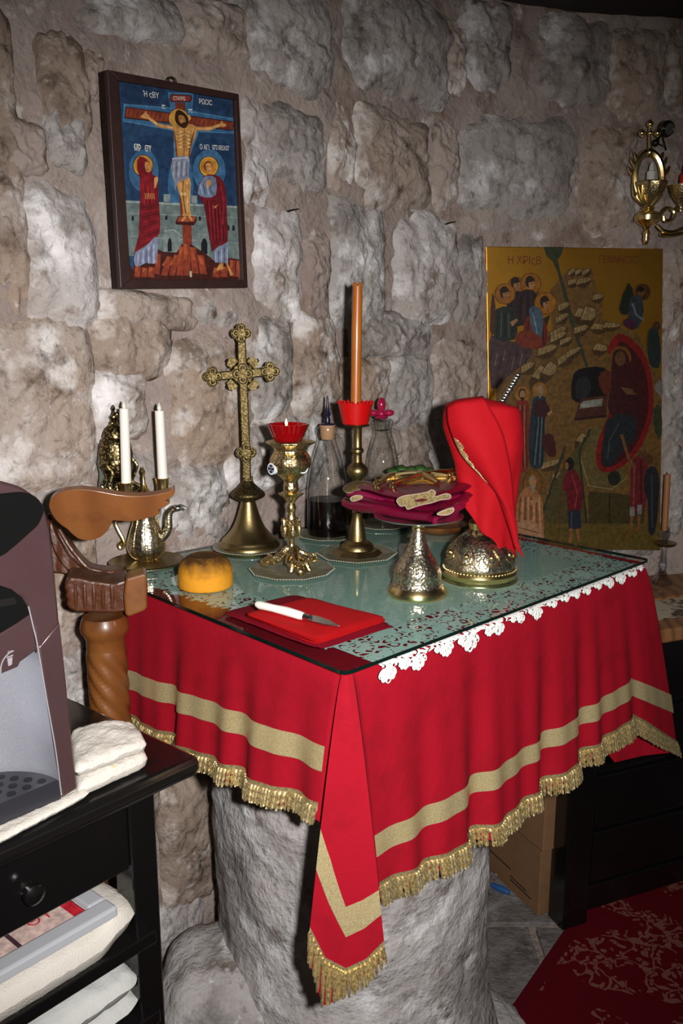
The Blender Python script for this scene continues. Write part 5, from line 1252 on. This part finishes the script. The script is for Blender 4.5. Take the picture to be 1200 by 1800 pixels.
# young man in red and grey
PA.ell(782,772,70,74,(56,30,14)); PA.ell(782,772,65,69,(206,150,62)); PA.ell(782,772,55,59,(182,124,48))
PA.poly([(745,840),(830,830),(880,870),(905,960),(912,1150),(915,1300),(850,1330),(810,1370),(798,1330),(770,1180),(748,1040),(720,1000),(705,930)], (104,24,32), 2)
PA.poly([(725,880),(760,840),(830,850),(832,970),(760,990),(705,960)], (112,126,150), 2)
for k in range(4): PA.line([(722+k*22,900),(740+k*22,970)], 6, (70,84,112) if k % 2 else (162,174,192))
PA.ell(778,770,30,38,(96,54,26)); PA.poly([(764,752),(796,748),(806,790),(796,822),(774,812),(762,786)], (196,136,80), 3); PA.line([(770,772),(780,772)], 4, (60,30,20)); PA.line([(792,774),(800,776)], 4, (60,30,20)); PA.line([(786,775),(788,794)], 4, (226,176,122)); PA.line([(780,805),(794,804)], 4, (130,56,44))
PA.poly([(768,870),(795,862),(802,885),(780,925),(764,910)], (200,146,92)); PA.poly([(815,1050),(845,1042),(836,1062),(818,1068)], (200,146,92))
for k in range(9): PA.line([(770+k*13,1010+k*6),(790+k*12,1290)], 6, (142,34,42) if k % 2 else (72,14,22))
PA.line([(860,880),(885,1000),(880,1180)], 8, (146,40,48))
PA.poly([(815,1360),(915,1300),(918,1450),(825,1445)], (120,128,152)); 
for k in range(5): PA.line([(830+k*20,1370-k*8),(832+k*20,1445)], 5, (72,80,112) if k % 2 else (180,186,204))
PA.poly([(860,1450),(885,1450),(882,1490),(835,1508),(838,1490)], sk); PA.poly([(900,1450),(915,1450),(952,1530),(935,1540)], sk)
PA.ell(655,1520,9,16,(190,180,150)); PA.ell(656,1538,8,12,(190,180,150))
PA.build(M['paint'], ic)
def icon_text(P_, txt, x0, y0, x1, y1, size_px, m, par, nm='lettering', sx=1.):
    o_ = P_.P(x0, y0, P_.l+25); ux = norm(P_.P(x1, y1, P_.l+25)-o_); uy = np.cross(P_.n, ux); sc_ = np.linalg.norm(P_.P(x0, y0-100, 0)-P_.P(x0, y0, 0))/100
    return text_part(txt, size_px*sc_*1.38, m, par, o_, ux, uy, nm, sx=sx)
for t_, x0, y0, x1, y1, s_, sx in (('Ἡ ςΒΥ',318,278,420,292,40,.85),('ΡΩϹΙϹ',712,330,820,345,36,.80),('ΙϹ',452,366,480,370,26,.8),('ΧϹ',638,392,668,396,26,.8),('ΜΡ',256,660,300,664,42,.72),('ΘΥ',332,664,374,668,42,.72),('Ο ΑΓΙ',718,650,790,656,36,.70),('ΙΩ Ο ΘΕΟΛΟΓ',806,652,950,662,32,.56)):
    icon_text(PA, t_, x0, y0, x1, y1, s_, M['ink_white'], ic, sx=sx)
icon_text(PA, 'ϹΤΑΥΡΩ', 532,304,650,310, 26, M['ink_white'], ic, sx=.75)
mb = MB()
for x0, y0, x1, y1 in ((258,612,296,616),(334,622,370,626),(450,338,474,341),(636,368,664,372),(818,622,836,622)):
    mb.prism([PA.P(x0,y0,PA.l+25), PA.P(x1,y1,PA.l+25), PA.P(x1,y1+5,PA.l+25), PA.P(x0,y0+5,PA.l+25)], inn*.0002)
mb.build('accent_marks', M['ink_white'], ic, smooth=False)

# ---- large gilded icon on the right wall
rd = norm(A3(cos(radians(8)), sin(radians(8)), 0)); rn = np.cross(rd, ZUP); rn = rn if rn[1] < 0 else -rn
rp = A3(.985,2.36,0)+rn*.052
LQ = [(854,433),(1165,437),(1160,967),(862,966)]
def lp(px, py, off=0.): return on3(px, py, rp+rn*off, rn)
li = thing('nativity_icon', 'large gilded nativity icon panel hanging on the right wall', 'icon', (lp(*LQ[2])+lp(*LQ[3]))/2)
MB().prism([lp(*p) for p in LQ], -rn*.03).build('gilded_panel', M['icon_gold'], li, smooth=False, bev=.0015)
MB().prism([lp(*p, off=-.004) for p in ((852.6,432.6),(855.5,432.6),(863.5,966),(860.4,966))], -rn*.025).build('edge_strip', M['burgundy'], li, smooth=False)
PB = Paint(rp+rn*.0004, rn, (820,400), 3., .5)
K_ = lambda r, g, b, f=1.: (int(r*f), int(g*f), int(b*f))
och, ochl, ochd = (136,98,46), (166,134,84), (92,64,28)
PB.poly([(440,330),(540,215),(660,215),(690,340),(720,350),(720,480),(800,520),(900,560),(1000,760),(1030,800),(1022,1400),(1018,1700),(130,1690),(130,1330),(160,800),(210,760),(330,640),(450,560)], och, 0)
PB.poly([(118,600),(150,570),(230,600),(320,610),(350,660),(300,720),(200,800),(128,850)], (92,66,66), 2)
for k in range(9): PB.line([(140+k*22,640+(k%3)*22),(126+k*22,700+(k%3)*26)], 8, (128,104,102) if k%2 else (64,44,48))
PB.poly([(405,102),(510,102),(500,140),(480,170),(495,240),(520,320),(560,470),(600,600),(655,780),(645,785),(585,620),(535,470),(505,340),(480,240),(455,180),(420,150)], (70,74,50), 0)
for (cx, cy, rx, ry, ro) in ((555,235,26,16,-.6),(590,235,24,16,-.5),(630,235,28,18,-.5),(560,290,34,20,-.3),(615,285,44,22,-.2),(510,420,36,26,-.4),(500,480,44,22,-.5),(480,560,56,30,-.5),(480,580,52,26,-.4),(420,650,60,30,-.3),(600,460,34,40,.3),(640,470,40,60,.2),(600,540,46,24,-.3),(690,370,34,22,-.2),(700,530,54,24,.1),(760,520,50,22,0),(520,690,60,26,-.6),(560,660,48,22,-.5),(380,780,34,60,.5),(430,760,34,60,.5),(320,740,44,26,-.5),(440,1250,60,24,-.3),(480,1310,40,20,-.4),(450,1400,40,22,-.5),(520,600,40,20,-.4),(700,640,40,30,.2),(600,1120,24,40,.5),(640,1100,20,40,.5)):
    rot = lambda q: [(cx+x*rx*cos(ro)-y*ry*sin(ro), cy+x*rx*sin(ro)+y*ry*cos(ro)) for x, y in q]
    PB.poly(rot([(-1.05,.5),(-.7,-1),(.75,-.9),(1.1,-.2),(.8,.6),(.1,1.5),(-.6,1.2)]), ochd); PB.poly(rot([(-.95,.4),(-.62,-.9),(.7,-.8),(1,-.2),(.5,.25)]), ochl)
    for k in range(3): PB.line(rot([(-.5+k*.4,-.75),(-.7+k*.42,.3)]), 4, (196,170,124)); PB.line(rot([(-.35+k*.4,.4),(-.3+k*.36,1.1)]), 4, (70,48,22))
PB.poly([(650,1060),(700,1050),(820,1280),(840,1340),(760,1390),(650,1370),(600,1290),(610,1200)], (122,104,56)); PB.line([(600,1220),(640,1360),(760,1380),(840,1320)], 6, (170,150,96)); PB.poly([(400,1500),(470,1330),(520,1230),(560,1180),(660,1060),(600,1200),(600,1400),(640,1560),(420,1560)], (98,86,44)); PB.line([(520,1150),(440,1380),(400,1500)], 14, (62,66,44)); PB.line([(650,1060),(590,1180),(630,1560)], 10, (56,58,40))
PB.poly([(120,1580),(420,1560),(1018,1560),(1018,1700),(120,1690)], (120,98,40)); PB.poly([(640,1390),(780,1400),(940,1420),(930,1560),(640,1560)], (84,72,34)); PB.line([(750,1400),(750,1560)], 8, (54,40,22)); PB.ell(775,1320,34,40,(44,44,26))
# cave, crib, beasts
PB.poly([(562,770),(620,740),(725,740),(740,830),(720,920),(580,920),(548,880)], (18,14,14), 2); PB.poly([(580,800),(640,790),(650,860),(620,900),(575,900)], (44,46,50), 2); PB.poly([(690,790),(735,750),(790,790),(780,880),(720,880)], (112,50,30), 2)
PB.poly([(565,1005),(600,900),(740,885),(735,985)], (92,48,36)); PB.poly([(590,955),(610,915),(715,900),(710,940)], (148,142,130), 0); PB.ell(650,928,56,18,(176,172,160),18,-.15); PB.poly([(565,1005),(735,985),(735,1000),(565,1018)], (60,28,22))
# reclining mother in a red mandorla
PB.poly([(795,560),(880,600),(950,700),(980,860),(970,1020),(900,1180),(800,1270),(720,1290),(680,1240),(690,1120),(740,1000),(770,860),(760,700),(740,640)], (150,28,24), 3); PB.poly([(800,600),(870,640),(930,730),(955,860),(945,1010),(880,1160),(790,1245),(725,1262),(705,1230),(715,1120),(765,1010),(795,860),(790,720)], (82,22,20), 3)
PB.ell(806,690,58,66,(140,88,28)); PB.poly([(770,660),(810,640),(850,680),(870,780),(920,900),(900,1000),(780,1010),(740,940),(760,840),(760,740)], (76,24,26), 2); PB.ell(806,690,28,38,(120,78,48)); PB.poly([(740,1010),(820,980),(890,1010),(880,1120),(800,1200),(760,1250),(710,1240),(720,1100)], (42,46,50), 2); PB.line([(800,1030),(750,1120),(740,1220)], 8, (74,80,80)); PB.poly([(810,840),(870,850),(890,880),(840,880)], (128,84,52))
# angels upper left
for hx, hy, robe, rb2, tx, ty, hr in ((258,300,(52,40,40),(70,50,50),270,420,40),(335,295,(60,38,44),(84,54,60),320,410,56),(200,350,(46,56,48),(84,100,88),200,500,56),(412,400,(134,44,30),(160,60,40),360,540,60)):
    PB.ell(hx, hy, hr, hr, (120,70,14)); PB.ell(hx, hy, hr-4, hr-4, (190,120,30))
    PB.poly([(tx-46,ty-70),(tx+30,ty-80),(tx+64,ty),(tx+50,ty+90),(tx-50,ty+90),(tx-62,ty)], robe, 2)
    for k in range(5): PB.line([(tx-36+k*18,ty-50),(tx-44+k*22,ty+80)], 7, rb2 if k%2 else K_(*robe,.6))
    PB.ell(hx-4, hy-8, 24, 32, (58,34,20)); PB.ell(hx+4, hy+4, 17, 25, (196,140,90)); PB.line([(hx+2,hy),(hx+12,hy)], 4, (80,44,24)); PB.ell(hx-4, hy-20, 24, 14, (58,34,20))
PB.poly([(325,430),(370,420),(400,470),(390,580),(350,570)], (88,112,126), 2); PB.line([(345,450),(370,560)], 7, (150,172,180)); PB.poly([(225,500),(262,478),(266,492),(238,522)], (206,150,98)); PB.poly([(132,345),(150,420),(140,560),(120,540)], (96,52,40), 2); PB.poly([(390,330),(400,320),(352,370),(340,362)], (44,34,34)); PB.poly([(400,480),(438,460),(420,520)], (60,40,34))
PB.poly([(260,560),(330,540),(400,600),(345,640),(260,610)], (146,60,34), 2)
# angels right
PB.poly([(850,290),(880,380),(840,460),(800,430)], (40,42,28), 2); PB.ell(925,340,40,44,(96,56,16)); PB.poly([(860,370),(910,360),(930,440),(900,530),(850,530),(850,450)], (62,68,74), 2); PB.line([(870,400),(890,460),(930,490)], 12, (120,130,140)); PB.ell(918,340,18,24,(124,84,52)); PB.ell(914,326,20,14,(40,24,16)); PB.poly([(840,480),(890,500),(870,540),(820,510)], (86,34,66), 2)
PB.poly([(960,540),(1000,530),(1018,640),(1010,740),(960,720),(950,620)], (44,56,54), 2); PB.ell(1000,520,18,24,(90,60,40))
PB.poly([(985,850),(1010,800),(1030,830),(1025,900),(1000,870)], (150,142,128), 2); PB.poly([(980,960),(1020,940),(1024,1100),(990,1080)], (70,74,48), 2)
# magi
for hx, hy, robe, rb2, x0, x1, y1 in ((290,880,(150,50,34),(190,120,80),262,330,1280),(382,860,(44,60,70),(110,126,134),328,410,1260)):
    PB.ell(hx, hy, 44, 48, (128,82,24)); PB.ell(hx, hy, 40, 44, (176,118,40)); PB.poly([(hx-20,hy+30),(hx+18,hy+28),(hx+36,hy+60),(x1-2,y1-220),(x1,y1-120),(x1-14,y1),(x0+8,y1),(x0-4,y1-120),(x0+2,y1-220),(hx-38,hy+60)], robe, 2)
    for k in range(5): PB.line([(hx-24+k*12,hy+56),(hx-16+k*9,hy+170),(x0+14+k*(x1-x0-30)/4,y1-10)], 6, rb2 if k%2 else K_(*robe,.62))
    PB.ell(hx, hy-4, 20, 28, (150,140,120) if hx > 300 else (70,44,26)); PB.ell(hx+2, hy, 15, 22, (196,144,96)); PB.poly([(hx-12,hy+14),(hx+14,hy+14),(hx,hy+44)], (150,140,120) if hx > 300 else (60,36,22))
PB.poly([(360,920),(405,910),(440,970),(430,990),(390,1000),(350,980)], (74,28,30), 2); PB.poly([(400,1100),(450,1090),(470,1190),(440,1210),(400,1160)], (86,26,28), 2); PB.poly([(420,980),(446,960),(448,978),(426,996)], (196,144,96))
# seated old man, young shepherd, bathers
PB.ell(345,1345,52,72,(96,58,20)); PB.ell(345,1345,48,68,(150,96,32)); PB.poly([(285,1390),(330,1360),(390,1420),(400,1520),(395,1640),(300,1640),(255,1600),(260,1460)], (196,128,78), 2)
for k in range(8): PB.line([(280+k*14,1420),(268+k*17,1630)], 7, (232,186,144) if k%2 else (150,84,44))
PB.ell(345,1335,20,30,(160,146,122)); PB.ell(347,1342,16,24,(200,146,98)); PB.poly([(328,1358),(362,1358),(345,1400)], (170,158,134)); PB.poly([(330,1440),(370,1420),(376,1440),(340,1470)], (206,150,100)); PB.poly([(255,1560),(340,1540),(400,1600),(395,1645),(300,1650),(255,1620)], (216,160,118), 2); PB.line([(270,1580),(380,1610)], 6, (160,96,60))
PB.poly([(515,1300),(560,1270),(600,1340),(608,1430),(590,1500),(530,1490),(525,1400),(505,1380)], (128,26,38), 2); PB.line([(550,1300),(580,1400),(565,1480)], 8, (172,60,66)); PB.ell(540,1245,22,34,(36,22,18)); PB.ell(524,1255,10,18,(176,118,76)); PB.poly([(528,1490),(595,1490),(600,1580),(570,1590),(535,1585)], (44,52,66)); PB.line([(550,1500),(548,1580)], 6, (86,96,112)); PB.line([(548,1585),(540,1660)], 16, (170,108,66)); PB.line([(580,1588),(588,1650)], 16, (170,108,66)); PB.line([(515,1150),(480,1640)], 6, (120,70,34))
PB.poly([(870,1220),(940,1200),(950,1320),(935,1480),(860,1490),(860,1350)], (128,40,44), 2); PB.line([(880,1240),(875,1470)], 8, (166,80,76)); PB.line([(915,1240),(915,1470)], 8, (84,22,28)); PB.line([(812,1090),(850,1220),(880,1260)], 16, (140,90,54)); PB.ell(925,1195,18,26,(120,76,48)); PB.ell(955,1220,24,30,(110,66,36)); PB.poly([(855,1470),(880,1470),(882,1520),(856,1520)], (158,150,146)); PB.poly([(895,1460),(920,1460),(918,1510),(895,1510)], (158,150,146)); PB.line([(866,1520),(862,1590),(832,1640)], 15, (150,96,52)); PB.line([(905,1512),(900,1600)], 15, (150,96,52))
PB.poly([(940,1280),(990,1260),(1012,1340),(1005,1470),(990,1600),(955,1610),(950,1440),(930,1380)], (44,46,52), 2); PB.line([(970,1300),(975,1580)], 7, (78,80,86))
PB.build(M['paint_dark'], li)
icon_text(PB, 'Η ΧΡΙςΒ', 210,192,390,196, 44, M['ink_dark'], li, sx=.85)
icon_text(PB, 'ΓΕΝΝΗϹΙϹ', 690,186,860,190, 40, M['ink_dark'], li, sx=.8)

# ================================================================ RIGHT SIDE: cabinet, boxes, candlestick, sconce, spotlight, rug
CDr = norm(A3(.927,.375,0)); CNr = norm(A3(.375,-.927,0)); CF = A3(.554,1.824,0)
def cab(a, b, z): return CF+CDr*a-CNr*b+ZUP*z
def onC(px, py, off=0.): p = on3(px, py, CF+CNr*off, CNr); d = p-CF; return np.dot(d, CDr), p[2]
cbx = lambda mb, a0, a1, b0, b1, z0, z1: mb.box((a0,b0,z0),(a1,b1,z1), lambda a,b,z: cab(a,b,z))
bk = thing('black_cabinet', 'black wooden cabinet with panelled front under the stone topped shelf', 'cabinet', cab(.4,.2,0))
CL, CDp, ZK = .95, .36, .745
cbx(MB(), .15, CL, .024, CDp, .05, ZK).build('body', M['black_matte'], bk, smooth=False)
cbx(MB(), -.0, .075, -.0, .06, .0055, ZK).build('corner_post', M['black'], bk, smooth=False, bev=.003)
for a0, a1 in ((.085,.50),(.51,.92)):
    for z0, z1 in ((.115,.252),(.266,.405),(.42,.56),(.575,.73)):
        cbx(MB(), a0, a1, .006, .022, z0, z1).build('drawer_front', M['black'], bk, smooth=False, bev=.003)
cbx(MB(), .075, CL, .012, .03, .03, .10).build('plinth', M['black'], bk, smooth=False, bev=.003)
cbx(MB(), .02, .15, .0, .06, ZK-.02, ZK).build('top_rail', M['black'], bk, smooth=False)
shf = thing('wall_shelf', 'wooden shelf top with pale stone inlay behind the right corner of the table', 'shelf', cab(.4,.2,ZK))
cbx(MB(), .02, CL, -.03, .035, ZK, ZK+.035).build('front_board', M['shelf_wood'], shf, smooth=False, bev=.005)
cbx(MB(), .02, CL, .17, CDp+.0, ZK, ZK+.036).build('rear_board', M['shelf_wood'], shf, smooth=False, bev=.005)
cbx(MB(), .02, CL, .035, .17, ZK, ZK+.031).build('stone_inlay', M['shelf_stone'], shf, smooth=False, bev=.002)
zsh = ZK+.036
gc_ = pz(1163, 1026, zsh)
gs = thing('crystal_candlestick', 'cut crystal candlestick with thin brown candle on the right shelf', 'candlestick', gc_)
lathe_part('foot', M['crystal'], gs, gc_, 1163, [(18,1036),(20,1030),(16,1020),(11,1012),(7,1006)], 10, 1, ang=10)
lathe_part('stem', M['crystal'], gs, gc_, 1164, [(7,1006),(6,1000),(7.5,992),(5.5,984),(4.5,975),(4,966),(5,961)], 8, 1, ang=10)
lathe_part('drip_saucer', M['brass'], gs, gc_, 1165, [(5,961),(17,958),(20,954),(19,953),(4,955)], 28, 1)
lathe_part('socket', M['crystal'], gs, gc_, 1166, [(4,955),(5,948),(7.5,942),(7.5,934),(5,930),(7,926),(6,926)], 10, 1, ang=10)
a = pd(1168, 932, gc_[1]); b = pd(1173, 834, gc_[1]); s = sz(a, 1)
o = MB().tube([a, b, b+ZUP*.001, b+ZUP*.008], [5.6*s, 5.2*s, 1*s, .6*s], 14).build('brown_candle', M['wax_brown'], None, loc=tuple(a)); tag(o, 'thin brown candle in the crystal candlestick beside the large icon', 'candle')

# cardboard boxes between pedestal and cabinet
bA, bB = pz(945,1612,0), pz(872,1541,0); bd = norm(bB-bA); be = norm(A3(-bd[1], bd[0], 0)); be = be if be[0] > 0 else -be
def bxp(a, b, z): return bA+bd*a+be*b+ZUP*z
zb1 = on3(945,1484,bA,np.cross(bd,ZUP))[2]
L1 = .30
cd = thing('cardboard_box', 'brown cardboard box on the floor, lower of two beside the black cabinet', 'box', bxp(.1,.05,0), 'cardboard boxes by the cabinet')
MB().box((0,0,.002),(L1,.12,zb1), lambda a,b,z: bxp(a,b,z)).build('carton', M['card'], cd, smooth=False, bev=.002)
c2 = thing('cardboard_box', 'brown cardboard box with dark tape, upper of two beside the black cabinet', 'box', bxp(.1,.05,zb1), 'cardboard boxes by the cabinet')
MB().box((-.02,-.012,zb1+.001),(L1-.02,.13,zb1+.23), lambda a,b,z: bxp(a,b,z)).build('carton', M['card'], c2, smooth=False, bev=.002)
MB().box((-.0215,.03,zb1+.02),(-.0195,.10,zb1+.09), lambda a,b,z: bxp(a,b,z)).build('tape', M['card_tape'], c2, smooth=False)
MB().box((-.0215,.03,zb1+.13),(-.0195,.10,zb1+.20), lambda a,b,z: bxp(a,b,z)).build('tape', M['card_tape'], c2, smooth=False)
fo = np.cross(bd, ZUP); fo = fo if np.dot(fo, be) < 0 else -fo
mb = MB()
for z, a0, a1 in ((.045,.10,.2),(.055,.12,.19),(.12,.05,.16)): mb.box((a0,-.0128,zb1+z),(a1,-.0121,zb1+z+.004), lambda a,b,z: bxp(a,b,z))
mb.build('print_lines', M['ink'], c2, smooth=False)
text_part('PSL', .04, M['ink'], cd, bxp(.215,-.0006,zb1-.085), -bd, ZUP, 'lettering')
mb = MB()
for z, a0, a1 in ((.03,.03,.12),(.04,.05,.12),(.06,.12,.24)): mb.box((a0,-.0008,z),(a1,-.0002,z+.004), lambda a,b,z: bxp(a,b,z))
mb.build('print_lines', M['ink'], cd, smooth=False)
p = pz(880,1566,0.004); o = MB().tube([p+A3(-.02,.02,.004), p+A3(.0,.0,.006), p+A3(.02,-.015,.005)], [.006,.010,.006], 10).build('blue_wrapper', M['blue_plastic'], None, loc=tuple(p)); tag(o, 'crumpled blue plastic wrapper on the floor beside the boxes', 'wrapper')
p = [pz(x, y, .006) for x, y in ((862,1512),(870,1530),(874,1538),(880,1530),(884,1520))]; o = MB().tube(smoothpoly(p, 4, False), .004, 8).build('white_cable', M['white_cord'], None, loc=tuple(p[0])); tag(o, 'short white cable on the floor behind the pedestal', 'cable')

# rug
rc = pz(989,1641,.0); rl = pz(880,1800,.0); rdir = norm(rl-rc); rper = A3(-rdir[1], rdir[0], 0); rper = rper if rper[0] > 0 else -rper
rg = thing('rug', 'dark red floral rug in front of the black cabinet', 'rug', rc)
rp4 = [rc-rdir*.10*0, rc+rdir*1.3, rc+rdir*1.3+rper*1.7, rc+rper*1.7]
R_ = lambda a, b, z: rc+rdir*a+rper*b+ZUP*z
MB().box((-.40,.03,.0),(1.3,1.7,.005), lambda a,b,z: R_(a,b,z)).build('pile', M['rug'], rg, smooth=False)
MB().box((-.40,.0,.0),(1.3,.03,.0052), lambda a,b,z: R_(a,b,z)).build('border', M['rug_border'], rg, smooth=False)
mp = pz(340,1785,0); o = MB().box((-.9,-.35,0),(mp[0]+.03,mp[1]+.05,.006)).build('floor_mat', M['rug_border'], None, loc=tuple(mp), smooth=False, bev=.002); tag(o, 'dark red mat on the floor beneath the console table', 'mat')

# sconce on the right wall
sw2, zw2 = wall_hit(1142, 330); sb = wall_pt(sw2, zw2, .0); sY = sb[1]-.085
sco = thing('wall_sconce', 'gilded wall sconce with cross and oval frame above the large icon', 'sconce', sb)
SP = lambda x, y, o_=0.: pd(x, y, sY+o_)
s = sz(SP(1140,310), 1)
mb = MB(); mb.tube([SP(1140+24*cos(t), 311+44*sin(t)) for t in np.linspace(0,2*pi,33)], 6.2*s, 8, cap=False)
for t in np.linspace(0,2*pi,26,endpoint=False): mb.ball(SP(1140+28*cos(t), 311+48*sin(t)), 2.3*s, 7, 5)
mb.build('oval_frame', M['gold'], sco)
mb = MB(); mb.tube([SP(1142,262), SP(1141,240), SP(1142,218)], [4*s,2.6*s,2.6*s], 8); mb.tube([SP(1128,234), SP(1155,234)], 2.4*s, 8)
for x, y in ((1142,218),(1128,234),(1155,234)): mb.ball(SP(x,y), 6*s, 10, 7); mb.ball(SP(x,y-5), 3*s, 8, 6); mb.ball(SP(x,y+5), 3*s, 8, 6); mb.ball(SP(x-4,y), 2.4*s, 8, 6); mb.ball(SP(x+4,y), 2.4*s, 8, 6)
mb.ball(SP(1142,234), 5*s, 10, 7); mb.build('cross_finial', M['gold'], sco)
mb = MB()
for dx in (-16,-9,0,9,16): mb.tube([SP(1140+dx,272+abs(dx)*.5), SP(1140+dx*1.1,262+abs(dx)*.8)], [4*s,1.4*s], 7)
mb.ball(SP(1141,268), 8*s, 12, 8)
for dx, y in ((-25,285),(-29,300),(25,285),(29,300),(-20,276),(20,276)): mb.tube([SP(1140+dx,y+6), SP(1140+dx*1.16,y), SP(1140+dx*1.3,y-9)], [3.4*s,3.6*s,.8*s], 7)
mb.build('crown_leaves', M['gold'], sco)
mb = MB()
for k in range(7):
    x = 1114+k*8; mb.tube([SP(1138+(x-1138)*.35,362,-.012), SP(x,348-abs(x-1138)*.2,-.022*cos((x-1138)/26)), SP(1138+(x-1138)*1.15,326-abs(x-1138)*.1,-.03*cos((x-1138)/24))], [2.4*s,3.6*s,1*s], 7)
mb.build('bowl_leaves', M['gold'], sco)
c_ = SP(1138,380)
lathe_part('bowl', M['gold_relief'], sco, c_, 1138, [(6,366),(11,358),(20,345),(27,330),(29,322),(27,322),(20,336),(8,346)], 28, 2, lambda a, z: 1+.06*cos(9*a))
lathe_part('baluster', M['gold'], sco, c_, 1136, [(2,430),(4,428),(6,420),(5,415),(7,409),(4,404),(6,399),(14,394),(22,388),(23,380),(18,374),(9,370),(12,366),(7,362),(6,354)], 28, 1)
lathe_part('candle_bulb', M['bulb_white'], sco, SP(1143,325,-.01), 1143, [(8,328),(8,302),(5,300),(4,292),(2,286)], 18, 1)
mb = MB()
for q in ([(1152,392),(1160,378),(1172,366),(1184,372),(1180,386),(1168,388),(1166,380)], [(1154,396),(1166,406),(1184,408),(1200,402),(1230,396)], [(1180,388),(1190,366),(1206,366),(1216,378),(1206,388)], [(1160,412),(1180,414),(1210,408),(1240,400)]):
    mb.tube(smoothpoly([SP(x, y, -.02) for x, y in q], 5, False), 3.4*s, 8)
mb.build('scroll_arm', M['gold'], sco)
c_ = SP(1196,366,-.02); lathe_part('side_cup', M['gold_relief'], sco, c_, 1196, [(3,372),(5,362),(12,352),(20,338),(24,326),(22,326),(14,342)], 24, 1)
o = lathe_part('side_candle', M['red_plastic'], sco, SP(1200,330,-.02), 1200, [(7,336),(7,308),(3,304),(2,290)], 16, 1)
MB().tube([SP(1138,360), sb+A3(0,.02,-.03)], .007, 8).build('wall_mount', M['brass'], sco)
# black spotlight above it
sw3, zw3 = wall_hit(1166, 226); q = wall_pt(sw3, zw3, .0); n3 = norm(wall_pt(sw3, 0, 1.)-wall_pt(sw3, 0, 0)); q2 = pd(1166, 226, q[1]-.06)
spt = thing('spotlight', 'small black round spotlight fixed high on the wall above the sconce', 'spotlight', q)
s = sz(q2, 1); MB().tube([q2+A3(-.002,.012,0), q2+A3(.0,0,0), q2+A3(.006,-.014,-.004), q2+A3(.007,-.017,-.005)], [7*s,13*s,14*s,12.5*s], 20).build('lamp_head', M['black'], spt)
d_ = norm(A3(.009,-.026,-.007)); MB().tube([q2+A3(.007,-.0165,-.005)+d_*.002, q2+A3(.007,-.0165,-.005)+d_*.004], 9.5*s, 16).build('lens', M['crystal'], spt)
w1 = pd(1152, 251, q[1]-.05); mb = MB(); mb.ball(w1, 6.5*s, 12, 8); mb.tube([w1, w1+A3(.01,.03,.0), q-n3*.01], [.006,.005,.005], 8); mb.tube(smoothpoly([q2+A3(0,.01,-.01), q2+A3(.01,.0,-.05), pd(1168,258,q[1]-.05), w1], 4, False), .0016, 6); mb.build('bracket', M['black'], spt)
# old nails in the wall
for px, py, lb in ((506,372,'short rusty nail in the wall right of the crucifixion icon'), (784,394,'long bent nail in the wall above the tall candle')):
    sN, zN = wall_hit(px, py); p0 = wall_pt(sN, zN, -.005); p1 = wall_pt(sN+.006, zN+.003, .028)
    o = MB().tube([p0, (p0+p1)/2+A3(0,0,.001), p1], [.0022,.002,.0012], 7).build('nail', M['black_matte'], None, loc=tuple(p0)); tag(o, lb, 'nail')
